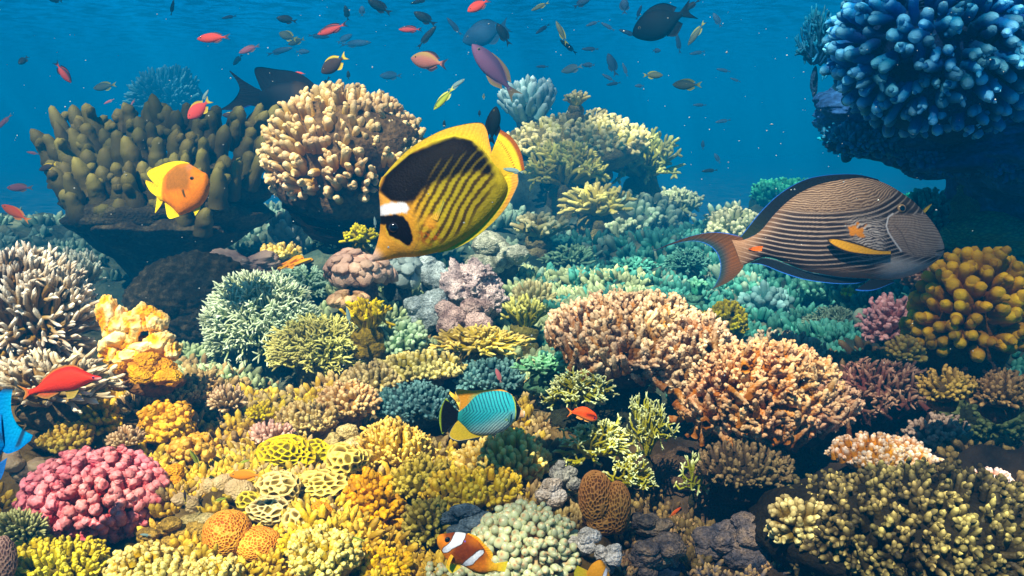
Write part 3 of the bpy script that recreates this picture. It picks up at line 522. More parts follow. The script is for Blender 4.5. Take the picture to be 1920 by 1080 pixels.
tw('dark green twig coral with white tips above the orange-red fish',1085,745,150,110,d=1.75,stems=26)
tw('yellow-green twig coral with pale tips under the orange-red fish',1120,850,170,150,d=1.66,stems=24,b=(.30,.27,.01),r=4)
tw('tall dark green twig coral right of the orange-red fish',1215,850,130,230,d=1.62,stems=16,up=.6,b=(.24,.23,.01))
tw('sparse hanging twig coral above the tiny red fish',1300,915,90,150,d=1.6,stems=7,gens=4,b=(.16,.18,.01))
tw('short yellow twig coral behind the brown honeycomb coral',1180,905,110,110,d=1.5,stems=14,b=(.26,.24,.01))
# --- coral hanging in the upper right, blue light painted into its colours
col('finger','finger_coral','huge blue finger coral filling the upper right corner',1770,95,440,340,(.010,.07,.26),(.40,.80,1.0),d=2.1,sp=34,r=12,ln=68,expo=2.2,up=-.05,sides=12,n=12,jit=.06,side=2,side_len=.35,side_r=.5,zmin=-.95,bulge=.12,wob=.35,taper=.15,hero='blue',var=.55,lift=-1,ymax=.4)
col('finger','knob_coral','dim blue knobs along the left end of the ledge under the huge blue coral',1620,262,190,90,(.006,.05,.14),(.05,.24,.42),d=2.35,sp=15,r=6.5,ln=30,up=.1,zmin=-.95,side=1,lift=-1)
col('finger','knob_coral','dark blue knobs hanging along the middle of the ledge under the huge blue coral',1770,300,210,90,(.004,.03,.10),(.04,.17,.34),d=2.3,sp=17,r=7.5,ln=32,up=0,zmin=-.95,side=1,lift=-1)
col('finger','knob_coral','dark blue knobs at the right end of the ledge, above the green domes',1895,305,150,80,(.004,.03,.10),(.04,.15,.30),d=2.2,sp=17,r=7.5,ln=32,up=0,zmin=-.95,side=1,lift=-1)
col('finger','finger_coral','second blue coral shoulder cut by the right edge of the frame',1930,190,160,260,(.005,.035,.13),(.08,.36,.75),d=2.2,sp=34,r=12,ln=60,up=.2,side=1,var=.5,lift=-1)
col('branch','staghorn_coral','thin pale blue branching coral left below the huge blue coral',1590,275,130,110,(.02,.14,.26),(.14,.42,.58),d=2.9,r=4,stems=30,gens=4,up=.35,lift=-1)
col('branch','staghorn_coral','faint dark blue branching coral fringe at the left side of the huge blue coral',1530,120,90,220,(.01,.06,.16),(.05,.22,.38),d=2.8,r=4,stems=40,gens=4,up=.3,lift=-1)
# ------------------------------------------------------------------ reef floor: one sheet that carries every colony
FOOT=[]
def anchors():
    A = []
    for kind,name,label,cx,cy,w,h,b,t,k in SPECS:
        if k.get('lift') == -1: continue
        d = k['d']; s = d/F; c = at(cx, cy, d)
        rz = h*.5*s; ry = w*.5*s*k.get('deep', .8)
        z = c.z - rz*.98
        if k.get('hero') == 'table': z = at(270, 600, d).z
        if k.get('hero') == 'stalk': z = at(590, 500, d).z
        if k.get('lift', 0) > 0: continue
        A.append((c.x, c.y, z, max(.05*d/1.5, w*.24*s))); FOOT.append((c.x,c.y,w*.5*s))
    return np.array(A)
ANC = anchors()
def H(x, y):
    x = np.asarray(x, float); y = np.asarray(y, float)
    sh = x.shape; x = x.ravel(); y = y.ravel()
    z0 = Z0(y); num = z0*.12; den = np.full_like(z0, .12)
    for ax, ay, az, s in ANC:
        wt = np.exp(-((x-ax)**2+(y-ay)**2)/(2*s*s)); num = num+wt*az; den = den+wt
    return (num/den-.012).reshape(sh)
F1=sines(71,9,4);F2=sines(72,34,3,9);F3=sines(73,110,2,9)
def HD(x,y):
    P=np.stack([x,y,0*x],-1)
    return (F1(P)*.028+F2(P)*.014+np.abs(F3(P))*.007)*np.clip(1-(y-6)/6,0.2,1)
def col_region(P):
    """rock tint by where on the reef it grows: warm ochre near left, teal mid-distance, brown right"""
    return
def build_floor():
    nu, nv = 520, 420
    v = np.linspace(0,1,nv); y = .75+ .0*v + (6.0*v**1.5) ; y = np.concatenate([y, 6.75+np.linspace(.03,1,60)**2*75])
    u = np.linspace(-1,1,nu)
    Y = np.repeat(y[:,None], nu, 1); X = u[None,:]*(.75+Y*.80)
    Zz = H(X,Y)
    P = np.stack([X,Y,0*X],-1).reshape(-1,3)
    Zz = Zz + HD(P[:,0],P[:,1]).reshape(Zz.shape)
    mb = MB(); V = np.stack([X,Y,Zz],-1)
    mb.add(V, grid_faces(len(y), nu, False))
    m, b = newmat('reef_floor'); l=m.node_tree.links.new
    tc=nn(m,'ShaderNodeTexCoord')
    no=nn(m,'ShaderNodeTexNoise'); no.inputs['Scale'].default_value=3.2; no.inputs['Detail'].default_value=9; no.inputs['Roughness'].default_value=.7; l(tc.outputs['Object'],no.inputs['Vector'])
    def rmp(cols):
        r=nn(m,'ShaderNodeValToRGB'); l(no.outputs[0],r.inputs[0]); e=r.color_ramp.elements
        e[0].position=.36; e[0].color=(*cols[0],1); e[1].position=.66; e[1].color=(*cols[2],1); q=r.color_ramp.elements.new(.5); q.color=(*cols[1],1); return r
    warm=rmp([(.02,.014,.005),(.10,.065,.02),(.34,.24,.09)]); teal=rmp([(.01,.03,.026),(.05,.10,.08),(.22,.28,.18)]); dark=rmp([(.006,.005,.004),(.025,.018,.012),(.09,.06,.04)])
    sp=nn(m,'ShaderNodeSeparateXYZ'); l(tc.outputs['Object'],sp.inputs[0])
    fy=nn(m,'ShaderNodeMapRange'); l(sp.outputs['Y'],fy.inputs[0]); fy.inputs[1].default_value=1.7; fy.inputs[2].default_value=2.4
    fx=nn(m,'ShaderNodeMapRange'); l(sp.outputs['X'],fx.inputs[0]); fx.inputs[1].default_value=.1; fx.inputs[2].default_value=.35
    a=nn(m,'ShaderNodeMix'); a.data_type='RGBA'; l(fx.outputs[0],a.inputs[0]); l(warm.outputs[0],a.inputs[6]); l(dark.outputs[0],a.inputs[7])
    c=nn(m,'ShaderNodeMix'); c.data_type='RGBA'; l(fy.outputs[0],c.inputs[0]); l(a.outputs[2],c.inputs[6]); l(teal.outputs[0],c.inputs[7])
    l(c.outputs[2],b.inputs['Base Color']); b.inputs['Roughness'].default_value=.9; b.inputs['Specular IOR Level'].default_value=.1
    n2=nn(m,'ShaderNodeTexNoise'); n2.inputs['Scale'].default_value=70; n2.inputs['Detail'].default_value=6; l(tc.outputs['Object'],n2.inputs['Vector'])
    bp=nn(m,'ShaderNodeBump'); bp.inputs['Strength'].default_value=.9; bp.inputs['Distance'].default_value=.01; l(n2.outputs[0],bp.inputs['Height']); l(bp.outputs[0],b.inputs['Normal'])
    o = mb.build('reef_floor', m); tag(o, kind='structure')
build_floor()
# ------------------------------------------------------------------ blue reef wall in the upper right that the blue corals grow on
def build_wall():
    mb=MB()
    for c,r,s in [((2120,110),(.50,.6,.55),1),((2020,270),(.36,.4,.16),2),((1860,260),(.34,.34,.11),3),((1700,215),(.24,.3,.10),4)]:
        d=2.45; blob(mb, at(c[0],c[1],d), r, 200+s, 130,180,.16,5,octs=7)
    o=mb.build('reef_wall', rock_mat((.004,.025,.09),(.012,.07,.22),(.04,.20,.50),7)); tag(o,'dark blue reef wall jutting in at the upper right edge, carrying the blue corals','reef wall')
build_wall()
# ------------------------------------------------------------------ build the colonies
def hero_extra(root, spec):
    kind,name,label,cx,cy,w,h,b,t,k = spec; hero=k0.get('hero'); d=k['d']; s=d/F
def build_all():
    for kind,name,label,cx,cy,w,h,b,t,k in SPECS:
        k=dict(k); hero=k.pop('hero',None)
        if hero in ('table','stalk'):
            build_pedestal(hero,kind,name,label,cx,cy,w,h,b,t,k); continue
        root = colony(kind,name,label,cx,cy,w,h,b,t,**k)
def build_pedestal(hero,kind,name,label,cx,cy,w,h,b,t,k):
    d=k.pop('d'); s=d/F; ctr=at(cx,cy,d); root=empty(name,ctr); tag(root,label,'coral')
    sp,r,ln=k.pop('sp'),k.pop('r'),k.pop('ln'); deep=k.pop('deep'); var=k.pop('var',.35)
    rad=(w*.5*s,w*.5*s*deep,h*.5*s); m=coral_mat(b,t,var=var,bump=.35)
    if hero=='table':
        # a plate of thick fingers: each of the ones in view its own part
        g=np.random.default_rng(77); body=None; pts=[]
        for row,(yy,zz,n_) in enumerate([(.70,.46,12),(.45,.40,14),(.2,.29,15),(-.04,.17,15),(-.26,.05,14),(-.46,-.08,12),(-.62,-.22,10),(-.72,-.38,7)]):
            ww=math.sqrt(max(0,1-min(1,abs(yy))**2*.55))*(1-.10*max(0,row-3))
            for i in range(n_): pts.append(((i+.5)/n_*2-1+g.uniform(-.06,.06))*ww and (((i+.5)/n_*2-1)*ww+g.uniform(-.05,.05), yy+g.uniform(-.08,.08), zz+g.uniform(-.06,.06)+.10*(1-abs((i+.5)/n_*2-1))))
        for (x,y,z) in pts:
            L_=g.uniform(.75,1.25)*ln*s; rr=r*s*g.uniform(.85,1.2)
            B=np.array([x*rad[0],y*rad[1],z*rad[2]*1.5-.05*s*100]); dr=np.array([x*.55+g.normal()*.10,-.12+y*.2,1.0]); dr/=np.linalg.norm(dr)
            n=14;tt=np.linspace(0,1,n)**.85; P=B[None,:]+dr[None,:]*(tt*L_)[:,None]+np.array([g.normal(),g.normal(),0])[None,:]*(.12*L_*tt*(1-tt))[:,None]
            cap=np.sqrt(np.clip(1-np.clip((tt-.72)/.28,0,1)**2,0,1)); cap[-1]=.03
            R1=rr*(1.25-.50*tt+.10*np.sin(tt*9+g.uniform(0,6)))*cap
            mb=MB(); rn=np.array([g.uniform()])
            tubes(mb,P[None],R1[None],14,(tt**1.5)[None],rn,.049,.03)
            for q in range(g.integers(0,3)):     # a bud on the side
                th=g.uniform(0,6.28); sd=np.array([math.cos(th),math.sin(th),.9]); sd/=np.linalg.norm(sd); b0=P[int(n*g.uniform(.3,.6))]
                t2=np.linspace(0,1,7); c2=np.sqrt(np.clip(1-np.clip((t2-.55)/.45,0,1)**2,0,1)); c2[-1]=.03
                tubes(mb,(b0[None,:]+sd[None,:]*(t2*L_*.42)[:,None])[None],(rr*.62*c2)[None],10,(t2)[None]*.8,rn,.03,.04)
            mb.build('finger',m,root)
        # bowl underside and stalk, turned profile
        cb=MB(); blob(cb,(0,.05,-.08*rad[2]),(rad[0]*.84,rad[1]*.80,rad[2]*.50),31,40,60,.14,4); blob(cb,(0,-.02,-.45*rad[2]),(rad[0]*.78,rad[1]*.78,rad[2]*.40),32,40,60,.14,4); cb.build('coral_base',rock_mat((.012,.011,.006),(.035,.03,.014),(.10,.09,.04),14),root)
        bb=MB(); n,mm=60,90; q=np.linspace(0,1,n)
        prof_r=np.interp(q,[0,.10,.25,.45,.6,.75,.9,1],[.05,.6,.74,.56,.36,.24,.20,.26]); prof_z=np.interp(q,[0,.10,.25,.45,.6,.75,.9,1],[-.62,-.60,-.70,-.95,-1.15,-1.42,-1.9,-2.5])
        th=np.arange(mm)*2*np.pi/mm
        X=prof_r[:,None]*np.cos(th)[None]*rad[0]; Yy=prof_r[:,None]*np.sin(th)[None]*rad[1]; Zz=prof_z[:,None]*rad[2]+0*X
        X=X-(q[:,None]**1.5)*.10*rad[0]
        P=np.stack([X,Yy,Zz],-1).reshape(-1,3); f=sines(5,11,4)(P); cen=np.stack([-(q[:,None]**1.5)*.10*rad[0]+0*X,0*X,Zz],-1).reshape(-1,3)
        P=cen+(P-cen)*(1+.22*f)[:,None]; P[:,2]+=f*.02
        bb.add(P,grid_faces(n,mm),.2,.5)
        bb.build('stalk',rock_mat((.012,.010,.006),(.04,.032,.016),(.14,.12,.06),9),root)
    else:
        body=MB(); k.pop('ymax',None)
        fingers(body,rad,sp*s,r*s,ln*s,5,**{q:v for q,v in k.items() if q in('up','sides','n','side','bulge','zmin')})
        body.build('branches',m,root)
        bb=MB(); blob(bb,(0,.0,-.05*rad[2]),tuple(q-ln*s*.75 for q in rad),9,30,40,.1,4)
        bb.build('coral_base',rock_mat((.02,.012,.006),(.10,.06,.025),(.2,.13,.06),9),root)
        st=MB(); n=24; tt=np.linspace(0,1,n); P0=np.array([-20*s,0,-100*s]); P1=np.array([-70*s,.05,-250*s])
        P=P0[None]*(1-tt[:,None])+P1[None]*tt[:,None]; tubes(st,P[None],(np.interp(tt,[0,.4,1],[110,34,30])*s)[None],20,None,None,0,.08)
        st.build('stalk',rock_mat((.006,.006,.005),(.02,.018,.014),(.05,.045,.03),9),root)
build_all()
# ------------------------------------------------------------------ bubble-tip anemone
def anemone():
    d=1.27; s=d/F; ctr=at(985,1035,d); root=empty('sea_anemone',ctr); tag(root,'pale cream-green bubble-tip anemone beside the striped clownfish','anemone')
    g=np.random.default_rng(3); mb=MB(); tp=MB()
    rad=np.array([112,95,95])*s; D=fib(760,2)+g.normal(size=(760,3))*.05; D/=np.linalg.norm(D,axis=1,keepdims=True); D=D[(D[:,2]>-.35)&(D[:,1]<.45)]; K=len(D)
    n=14; t=np.linspace(0,1,n); prof=np.interp(t,[0,.45,.55,.64,.74,.84,.92,.97,1],[.42,.40,.62,.92,1.0,.90,.62,.35,.03])
    Ln=.34*g.uniform(.7,1.25,K)*rad[0]; E=D*rad*g.uniform(.86,1.03,K)[:,None]
    # the two flanks droop over the rock
    dr=D+g.normal(size=D.shape)*.25; dr/=np.linalg.norm(dr,axis=1,keepdims=True)
    P=E[:,None,:]-dr[:,None,:]*(Ln[:,None]*(1-t)[None,:])[...,None]
    size=np.interp(D[:,0],[-1,-.3,.3,1],[10.5,9.5,6.6,7.5])*s*g.uniform(.75,1.15,K)
    tip=np.interp(t,[0,.5,.7,.93,.97,1],[0,.35,1,.95,.0,.0])[None,:]*np.ones((K,1))
    tubes(mb,P,size[:,None]*prof[None,:],12,tip,g.uniform(0,1,K))
    mm,b=newmat('anemone'); l=mm.node_tree.links.new; a=nn(mm,'ShaderNodeAttribute'); a.attribute_name='tip'; r=nn(mm,'ShaderNodeValToRGB'); l(a.outputs['Fac'],r.inputs[0])
    e=r.color_ramp.elements; e[0].position=0;e[0].color=(.62,.33,.16,1);e[1].position=1;e[1].color=(.66,.74,.44,1); q=e.new(.45);q.color=(.78,.62,.32,1)
    rn=nn(mm,'ShaderNodeAttribute');rn.attribute_name='rnd'; hs=nn(mm,'ShaderNodeHueSaturation'); mr=nn(mm,'ShaderNodeMapRange'); l(rn.outputs['Fac'],mr.inputs[0]); mr.inputs[3].default_value=.8; mr.inputs[4].default_value=1.25; l(mr.outputs[0],hs.inputs['Value']); l(r.outputs[0],hs.inputs['Color']); l(hs.outputs[0],b.inputs['Base Color'])
    b.inputs['Roughness'].default_value=.3; b.inputs['Subsurface Weight'].default_value=.35; b.inputs['Subsurface Radius'].default_value=(.01,.01,.006); b.inputs['Subsurface Scale'].default_value=.3
    mb.build('tentacles',mm,root)
    cb=MB(); blob(cb,(0,0,0),tuple(rad*.72),4,24,32,.06,4); cb.build('column',rock_mat((.10,.05,.02),(.35,.2,.09),(.5,.32,.16),12),root)
    # a second, lower tuft of the same bubbles in front-left
    return
anemone()
def anemone_small():
    d=1.22; s=d/F; ctr=at(850,1075,d); root=empty('sea_anemone',ctr); tag(root,'low fringe of round green anemone bubbles under the striped clownfish','anemone')
    g=np.random.default_rng(6); mb=MB(); K=60
    n=14; t=np.linspace(0,1,n); prof=np.interp(t,[0,.45,.55,.64,.74,.84,.92,.97,1],[.42,.40,.62,.92,1.0,.90,.62,.35,.03])
    E=np.stack([g.uniform(-48,70,K),g.uniform(-6,40,K),g.uniform(-25,8,K)],-1)*s; dr=np.stack([g.normal(size=K)*.3,-np.ones(K)*.4,np.ones(K)],-1); dr/=np.linalg.norm(dr,axis=1,keepdims=True)
    P=E[:,None,:]-dr[:,None,:]*((30*s)*(1-t)[None,:])[...,None]*np.ones((K,1,1)); tip=np.interp(t,[0,.5,.7,.93,.97,1],[0,.35,1,.95,0,0])[None,:]*np.ones((K,1))
    tubes(mb,P,(g.uniform(6,9,K)*s)[:,None]*prof[None,:],12,tip,g.uniform(0,.3,K)); mb.build('tentacles',bpy.data.materials['anemone'],root)
    cb=MB(); blob(cb,(10*s,15*s,-40*s),(60*s,40*s,25*s),4,20,28,.06,4); cb.build('column',rock_mat((.10,.05,.02),(.35,.2,.09),(.5,.32,.16),12),root)
anemone_small()
# ------------------------------------------------------------------ uncountable small growth that covers the floor
def cover(label, cnt, region, base, tip, seed, size=(.008,.02), sides=6, typ='knob'):
    g=np.random.default_rng(seed); (px0,px1,y0,y1)=region
    y=y0+(y1-y0)*g.uniform(size=cnt)**1.1; u=(px0+(px1-px0)*g.uniform(size=cnt)-960)/F; x=u*y*1.04
    ok=np.ones(cnt,bool)
    for fx,fy,fr in FOOT: ok&=((x-fx)**2+((y-fy+fr*.25)/.9)**2)>(fr*.92)**2
    x,y=x[ok],y[ok]; cnt=len(x)
    z=H(x,y)+HD(x,y); C0=np.stack([x,y,z+.004],-1); sc=g.uniform(*size,cnt)*(y/1.6)**.8
    nb=7; k=np.repeat(np.arange(cnt),nb); K=len(k)
    off=g.normal(size=(K,3))*np.array([.9,.9,.1])*sc[k][:,None]
    dr=off/sc[k][:,None]*.5+np.array([0,-.1,1.0])+g.normal(size=(K,3))*.25; dr/=np.linalg.norm(dr,axis=1,keepdims=True)
    n=6; t=np.linspace(0,1,n); cap=np.sqrt(np.clip(1-np.clip((t-.6)/.4,0,1)**2,0,1)); cap[-1]=.04
    ln=sc[k]*(1.5 if typ=='knob' else 2.8)*g.uniform(.6,1.3,K); rr=sc[k]*(.42 if typ=='knob' else .2)*g.uniform(.7,1.2,K)
    B=C0[k]+off-np.array([0,0,.3])*sc[k][:,None]
    P=B[:,None,:]+dr[:,None,:]*(ln[:,None]*t[None,:])[...,None]
    mb=MB(); tubes(mb,P,rr[:,None]*((1-.15*t)*cap)[None,:],sides,np.repeat((t**1.5)[None],K,0),g.uniform(0,1,cnt)[k],0,.06)
    o=mb.build('coral_cover',coral_mat(base,tip,var=.45)); tag(o,label,'coral cover',kind='stuff')
cover('small ochre coral nubs covering the floor at lower left',2600,(-60,1000,1.1,1.9),(.26,.17,.05),(.74,.58,.22),1,(.008,.020))
cover('brown and buff coral rubble covering the middle floor',1500,(300,1150,1.3,2.2),(.16,.11,.05),(.52,.42,.24),2,(.008,.017))
cover('pale green small corals covering the middle slope',1900,(350,1200,2.0,3.2),(.16,.22,.12),(.55,.66,.42),3)
cover('teal small corals covering the floor below the surgeonfish',2000,(1000,2000,2.0,4.2),(.04,.15,.12),(.16,.38,.32),4)
cover('dark brown coral growth covering the floor at lower right',1500,(1200,2000,1.2,2.0),(.035,.025,.015),(.20,.15,.08),5)
cover('small rust and blue encrusting nubs between the rocks at the bottom edge',700,(1160,1480,1.12,1.55),(.04,.06,.10),(.60,.42,.24),9,(.005,.012))
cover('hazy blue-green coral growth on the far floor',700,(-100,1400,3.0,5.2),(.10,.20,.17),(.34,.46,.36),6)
def dapple_sheet():
    """added sheet overhead in place of the sea surface; painted pattern dims sunlight in patches"""
    mb=MB(); n=60; x=np.linspace(-70,70,n); y=np.linspace(-20,110,n); X,Y=np.meshgrid(x,y); Z=5.0+.05*np.sin(X*1.3+Y*.7); mb.add(np.stack([X,Y,Z],-1),grid_faces(n,n,False))
    m=bpy.data.materials.new('dapple_sheet'); m.use_nodes=True; m.node_tree.nodes.clear(); l=m.node_tree.links.new
    tc=nn(m,'ShaderNodeTexCoord'); n1=nn(m,'ShaderNodeTexNoise'); n1.inputs['Scale'].default_value=1.5; n1.inputs['Detail'].default_value=2; mp=nn(m,'ShaderNodeMapping'); mp.inputs['Location'].default_value=WOFF; l(tc.outputs['Object'],mp.inputs[0]); l(mp.outputs[0],n1.inputs['Vector'])
    n0=nn(m,'ShaderNodeTexNoise'); n0.inputs['Scale'].default_value=3; l(mp.outputs[0],n0.inputs['Vector'])
    va=nn(m,'ShaderNodeVectorMath'); va.operation='MULTIPLY_ADD'; l(n0.outputs['Color'],va.inputs[0]); va.inputs[1].default_value=(.35,.35,.35); l(mp.outputs[0],va.inputs[2])
    vo=nn(m,'ShaderNodeTexVoronoi'); vo.feature='SMOOTH_F1'; vo.inputs['Scale'].default_value=5.5; vo.inputs['Smoothness'].default_value=.6; l(va.outputs[0],vo.inputs['Vector'])
    r1=nn(m,'ShaderNodeMapRange'); l(n1.outputs[0],r1.inputs[0]); r1.inputs[1].default_value=.36; r1.inputs[2].default_value=.58; r1.inputs[3].default_value=.24; r1.inputs[4].default_value=1.0; r1.interpolation_type='SMOOTHSTEP'
    r2=nn(m,'ShaderNodeMapRange'); l(vo.outputs['Distance'],r2.inputs[0]); r2.inputs[1].default_value=.25; r2.inputs[2].default_value=.62; r2.inputs[3].default_value=.50; r2.inputs[4].default_value=1.0
    mu=nn(m,'ShaderNodeMath'); mu.operation='MULTIPLY'; l(r1.outputs[0],mu.inputs[0]); l(r2.outputs[0],mu.inputs[1])
    tr=nn(m,'ShaderNodeBsdfTransparent'); l(mu.outputs[0],tr.inputs[0]); o=nn(m,'ShaderNodeOutputMaterial'); l(tr.outputs[0],o.inputs[0])
    ob=mb.build('dapple_sheet',m); tag(ob,kind='structure')
WOFF=(12.99,10.63,-2.8)  # shifts the added light pattern so chosen corals sit in bright patches
dapple_sheet()
# ------------------------------------------------------------------ sea water: even blue haze round camera and reef
def haze():
    x0,x1,y0,y1,z0,z1=-60,60,-2.5,90,-4.5,2.3
    V=[(x,y,z) for x in(x0,x1) for y in(y0,y1) for z in(z0,z1)]
    me=bpy.data.meshes.new('haze'); me.from_pydata(V,[],[(0,1,3,2),(4,6,7,5),(0,4,5,1),(2,3,7,6),(0,2,6,4),(1,5,7,3)]); me.update()
    o=bpy.data.objects.new('haze',me); C.objects.link(o); m=bpy.data.materials.new('haze'); m.use_nodes=True; m.node_tree.nodes.clear()
    v=nn(m,'ShaderNodeVolumePrincipled'); out=nn(m,'ShaderNodeOutputMaterial'); m.node_tree.links.new(v.outputs[0],out.inputs['Volume'])
    v.inputs['Color'].default_value=(.0,.39,.96,1); v.inputs['Density'].default_value=.082; v.inputs['Anisotropy'].default_value=.0
    me.materials.append(m); tag(o,kind='stuff')
haze()
def specks():
    g=np.random.default_rng(8); K=700; d=.5+5*g.uniform(size=K)**1.3; px=g.uniform(-100,2020,K); py=g.uniform(-60,800,K)
    mb=MB(); O=np.array([(0,0,1),(1,0,0),(0,1,0),(-1,0,0),(0,-1,0),(0,0,-1)],float)
    for i in range(K):
        c=np.array(at(px[i],py[i],d[i])); r=g.uniform(.0003,.0011)*(.6+.4*d[i])
        mb.add(c+O*r*g.uniform(.6,1.3,(6,1)),[(0,1,2,2),(0,2,3,3),(0,3,4,4),(0,4,1,1),(5,2,1,1),(5,3,2,2),(5,4,3,3),(5,1,4,4)])
    V=np.concatenate(mb.v); me=bpy.data.meshes.new('floating_specks'); me.from_pydata(V.tolist(),[],[tuple(int(q) for q in f[:3]) for f in np.concatenate(mb.f)]); me.update(); me.materials.append(plain_mat((.7,.75,.7),.8))
    o=bpy.data.objects.new('floating_specks',me); C.objects.link(o); tag(o,'tiny pale specks drifting in the water','particles',kind='stuff')
specks()
# ------------------------------------------------------------------ fish: side views traced as stations, lofted to real thickness
def crs(P, n):
    """Catmull-Rom resample of points (m,k) to n"""
    P=np.asarray(P,float); m=len(P); Q=np.vstack([2*P[0]-P[1],P,2*P[-1]-P[-2]]); u=np.linspace(0,m-1-1e-9,n); i=u.astype(int); t=(u-i)[:,None]
    a,b,c,d=Q[i],Q[i+1],Q[i+2],Q[i+3]
    return .5*((2*b)+(c-a)*t+(2*a-5*b+4*c-d)*t*t+(3*b-a-3*c+d)*t**3)
def sdf(X,Y,poly):
    """signed distance to a polygon, negative inside"""
    P=np.asarray(poly,float); Qp=np.roll(P,-1,0); d=np.full(X.shape,1e9); ins=np.zeros(X.shape,bool)
    for (ax,ay),(bx,by) in zip(P,Qp):
        ex,ey=bx-ax,by-ay; wx,wy=X-ax,Y-ay; t=np.clip((wx*ex+wy*ey)/(ex*ex+ey*ey+1e-9),0,1)
        d=np.minimum(d,np.hypot(wx-ex*t,wy-ey*t))
        c=((ay>Y)!=(by>Y))&(X<(bx-ax)*(Y-ay)/(by-ay+1e-12)+ax); ins^=c
    return np.where(ins,-d,d)
def ss(a,b,x): t=np.clip((x-a)/(b-a),0,1); return t*t*(3-2*t)
def mixc(c1,c2,f): return np.asarray(c1)*(1-f[:,None])+np.asarray(c2)*f[:,None]
def polyline_d(X,Y,pts):
    d=np.full(X.shape,1e9)
    for (ax,ay),(bx,by) in zip(pts[:-1],pts[1:]):
        ex,ey=bx-ax,by-ay; wx,wy=X-ax,Y-ay; t=np.clip((wx*ex+wy*ey)/(ex*ex+ey*ey),0,1); d=np.minimum(d,np.hypot(wx-ex*t,wy-ey*t))
    return d
class Fish:
    """c: centre in tracing units, s: metres per tracing unit; local axes X right, Z up, Y thickness (away)"""
    def __init__(f,name,label,cat,loc,c,s,group=None,rot=None):
        f.c=c; f.s=s; f.root=empty(name,loc,rot if rot else (-PITCH,0,0)); tag(f.root,label,cat,group)
    def loc(f,X,Y,T): return np.stack([(X-f.c[0])*f.s, T*f.s, -(Y-f.c[1])*f.s],-1)
    def body(f,top,bot,wid,colfn,ns=120,m=64,sharp=1.25,name='body'):
        n0=len(top); T=crs(top,ns); B=crs(bot,ns); W=crs(np.asarray(wid,float)[:,None],ns)[:,0].clip(.2)
        th=np.arange(m)*2*np.pi/m; s=(1-np.cos(th))/2; q=np.sign(np.sin(th))*np.abs(np.sin(th))**sharp
        X=T[:,None,0]*(1-s)+B[:,None,0]*s; Y=T[:,None,1]*(1-s)+B[:,None,1]*s; D=W[:,None]*q[None,:]
        col=colfn(X.ravel(),Y.ravel(),np.repeat(np.linspace(0,1,ns)[:,None],m,1).ravel(),np.broadcast_to(s,(ns,m)).ravel())
        mb=MB(); mb.add(f.loc(X,Y,D).reshape(-1,3),grid_faces(ns,m),col=col)
        for row in (0,ns-1):    # closed ends
            r=slice(row*m,row*m+m); c=f.loc(X,Y,D).reshape(-1,3)[r]; cc=c.mean(0)
            V=np.vstack([c,cc[None]]); mb.add(V,[(i,(i+1)%m,m,m) if row else ((i+1)%m,i,m,m) for i in range(0,0)] or np.zeros((0,4),int),col=np.vstack([col[r],col[r].mean(0)[None]]))
        o=mb.build(name,skin_mat(),f.root); f.w=wid
        return o
    def fin(f,name,base,edge,colfn,n=60,m=14,t=1.2,y0=0,y1=0,ray=.10,parent=None):
        A=crs(base,n); E=crs(edge,n); v=np.linspace(0,1,m)[None,:,None]
        XY=A[:,None,:]*(1-v)+E[:,None,:]*v; X=XY[...,0]; Y=XY[...,1]; v2=np.broadcast_to(v[...,0],X.shape); u2=np.broadcast_to(np.linspace(0,1,n)[:,None],X.shape)
        off=y0*(1-v2)+y1*v2+ray*t*np.sin(u2*n*1.3)
        th=t*(1-.85*v2)*np.minimum(1,np.minimum(u2,1-u2)*12+.15)
        fr=f.loc(X,Y,off-th).reshape(-1,3); bk=f.loc(X,Y,off+th).reshape(-1,3); N_=n*m
        G=grid_faces(n,m,False); rim=[]
        idx=[i*m+m-1 for i in range(n)]; rim+= [(idx[i],idx[i+1],idx[i+1]+N_,idx[i]+N_) for i in range(n-1)]
        for i in (0,n-1): rim+=[(i*m+j,i*m+j+1,i*m+j+1+N_,i*m+j+N_) for j in range(m-1)]
        col=colfn(X.ravel(),Y.ravel(),u2.ravel(),v2.ravel())
        mb=MB(); mb.add(np.vstack([fr,bk]),np.vstack([G,G[:,::-1]+N_,np.array(rim)]),col=np.vstack([col,col]))
        return mb.build(name,skin_mat(),parent or f.root)
    def eye(f,x,y,r,y0,iris=(.6,.45,.1),pupil=(.004,.004,.006),both=True):
        for sg in ((-1,1) if both else (-1,)):
            mb=MB(); n,m=14,24; a=np.linspace(0,np.pi/2,n)[:,None]; ph=(np.arange(m)*2*np.pi/m)[None]
            X=x+r*np.sin(a)*np.cos(ph); Y=y+r*np.sin(a)*np.sin(ph); D=sg*(y0-r*.25+r*.6*np.cos(a))+0*X
            rr=np.broadcast_to(np.sin(a),X.shape).ravel(); col=mixc(pupil,iris,ss(.62,.70,rr)); col=mixc(col.mean(0)*0+np.array(pupil),col,np.ones_like(rr)) if False else col
            mb.add(f.loc(X,Y,D).reshape(-1,3),grid_faces(n,m),col=col); o=mb.build('eye',eye_mat(),f.root)
def eye_mat():
    if 'eye' in MC: return MC['eye']
    m,b=newmat('eye'); a=nn(m,'ShaderNodeAttribute'); a.attribute_name='col'; m.node_tree.links.new(a.outputs['Color'],b.inputs['Base Color']); b.inputs['Roughness'].default_value=.08; b.inputs['Coat Weight'].default_value=.5
    MC['eye']=m; return m
def crop(x0,y0,k,pts): return [(x0+p[0]/k,y0+p[1]/k) for p in pts]
def flat(c): return lambda X,Y,u,v: np.tile(np.asarray(c,float),(len(X),1))
def traced(name,label,px,py,d,c,k,cat='fish',group=None):
    """fish traced in a crop of scale k whose point c lies at photo pixel (px,py)"""
    return Fish(name,label,cat,at(px,py,d),c,d/F/k,group)
nz=sines(301,.02,3); nzf=sines(302,.09,3)
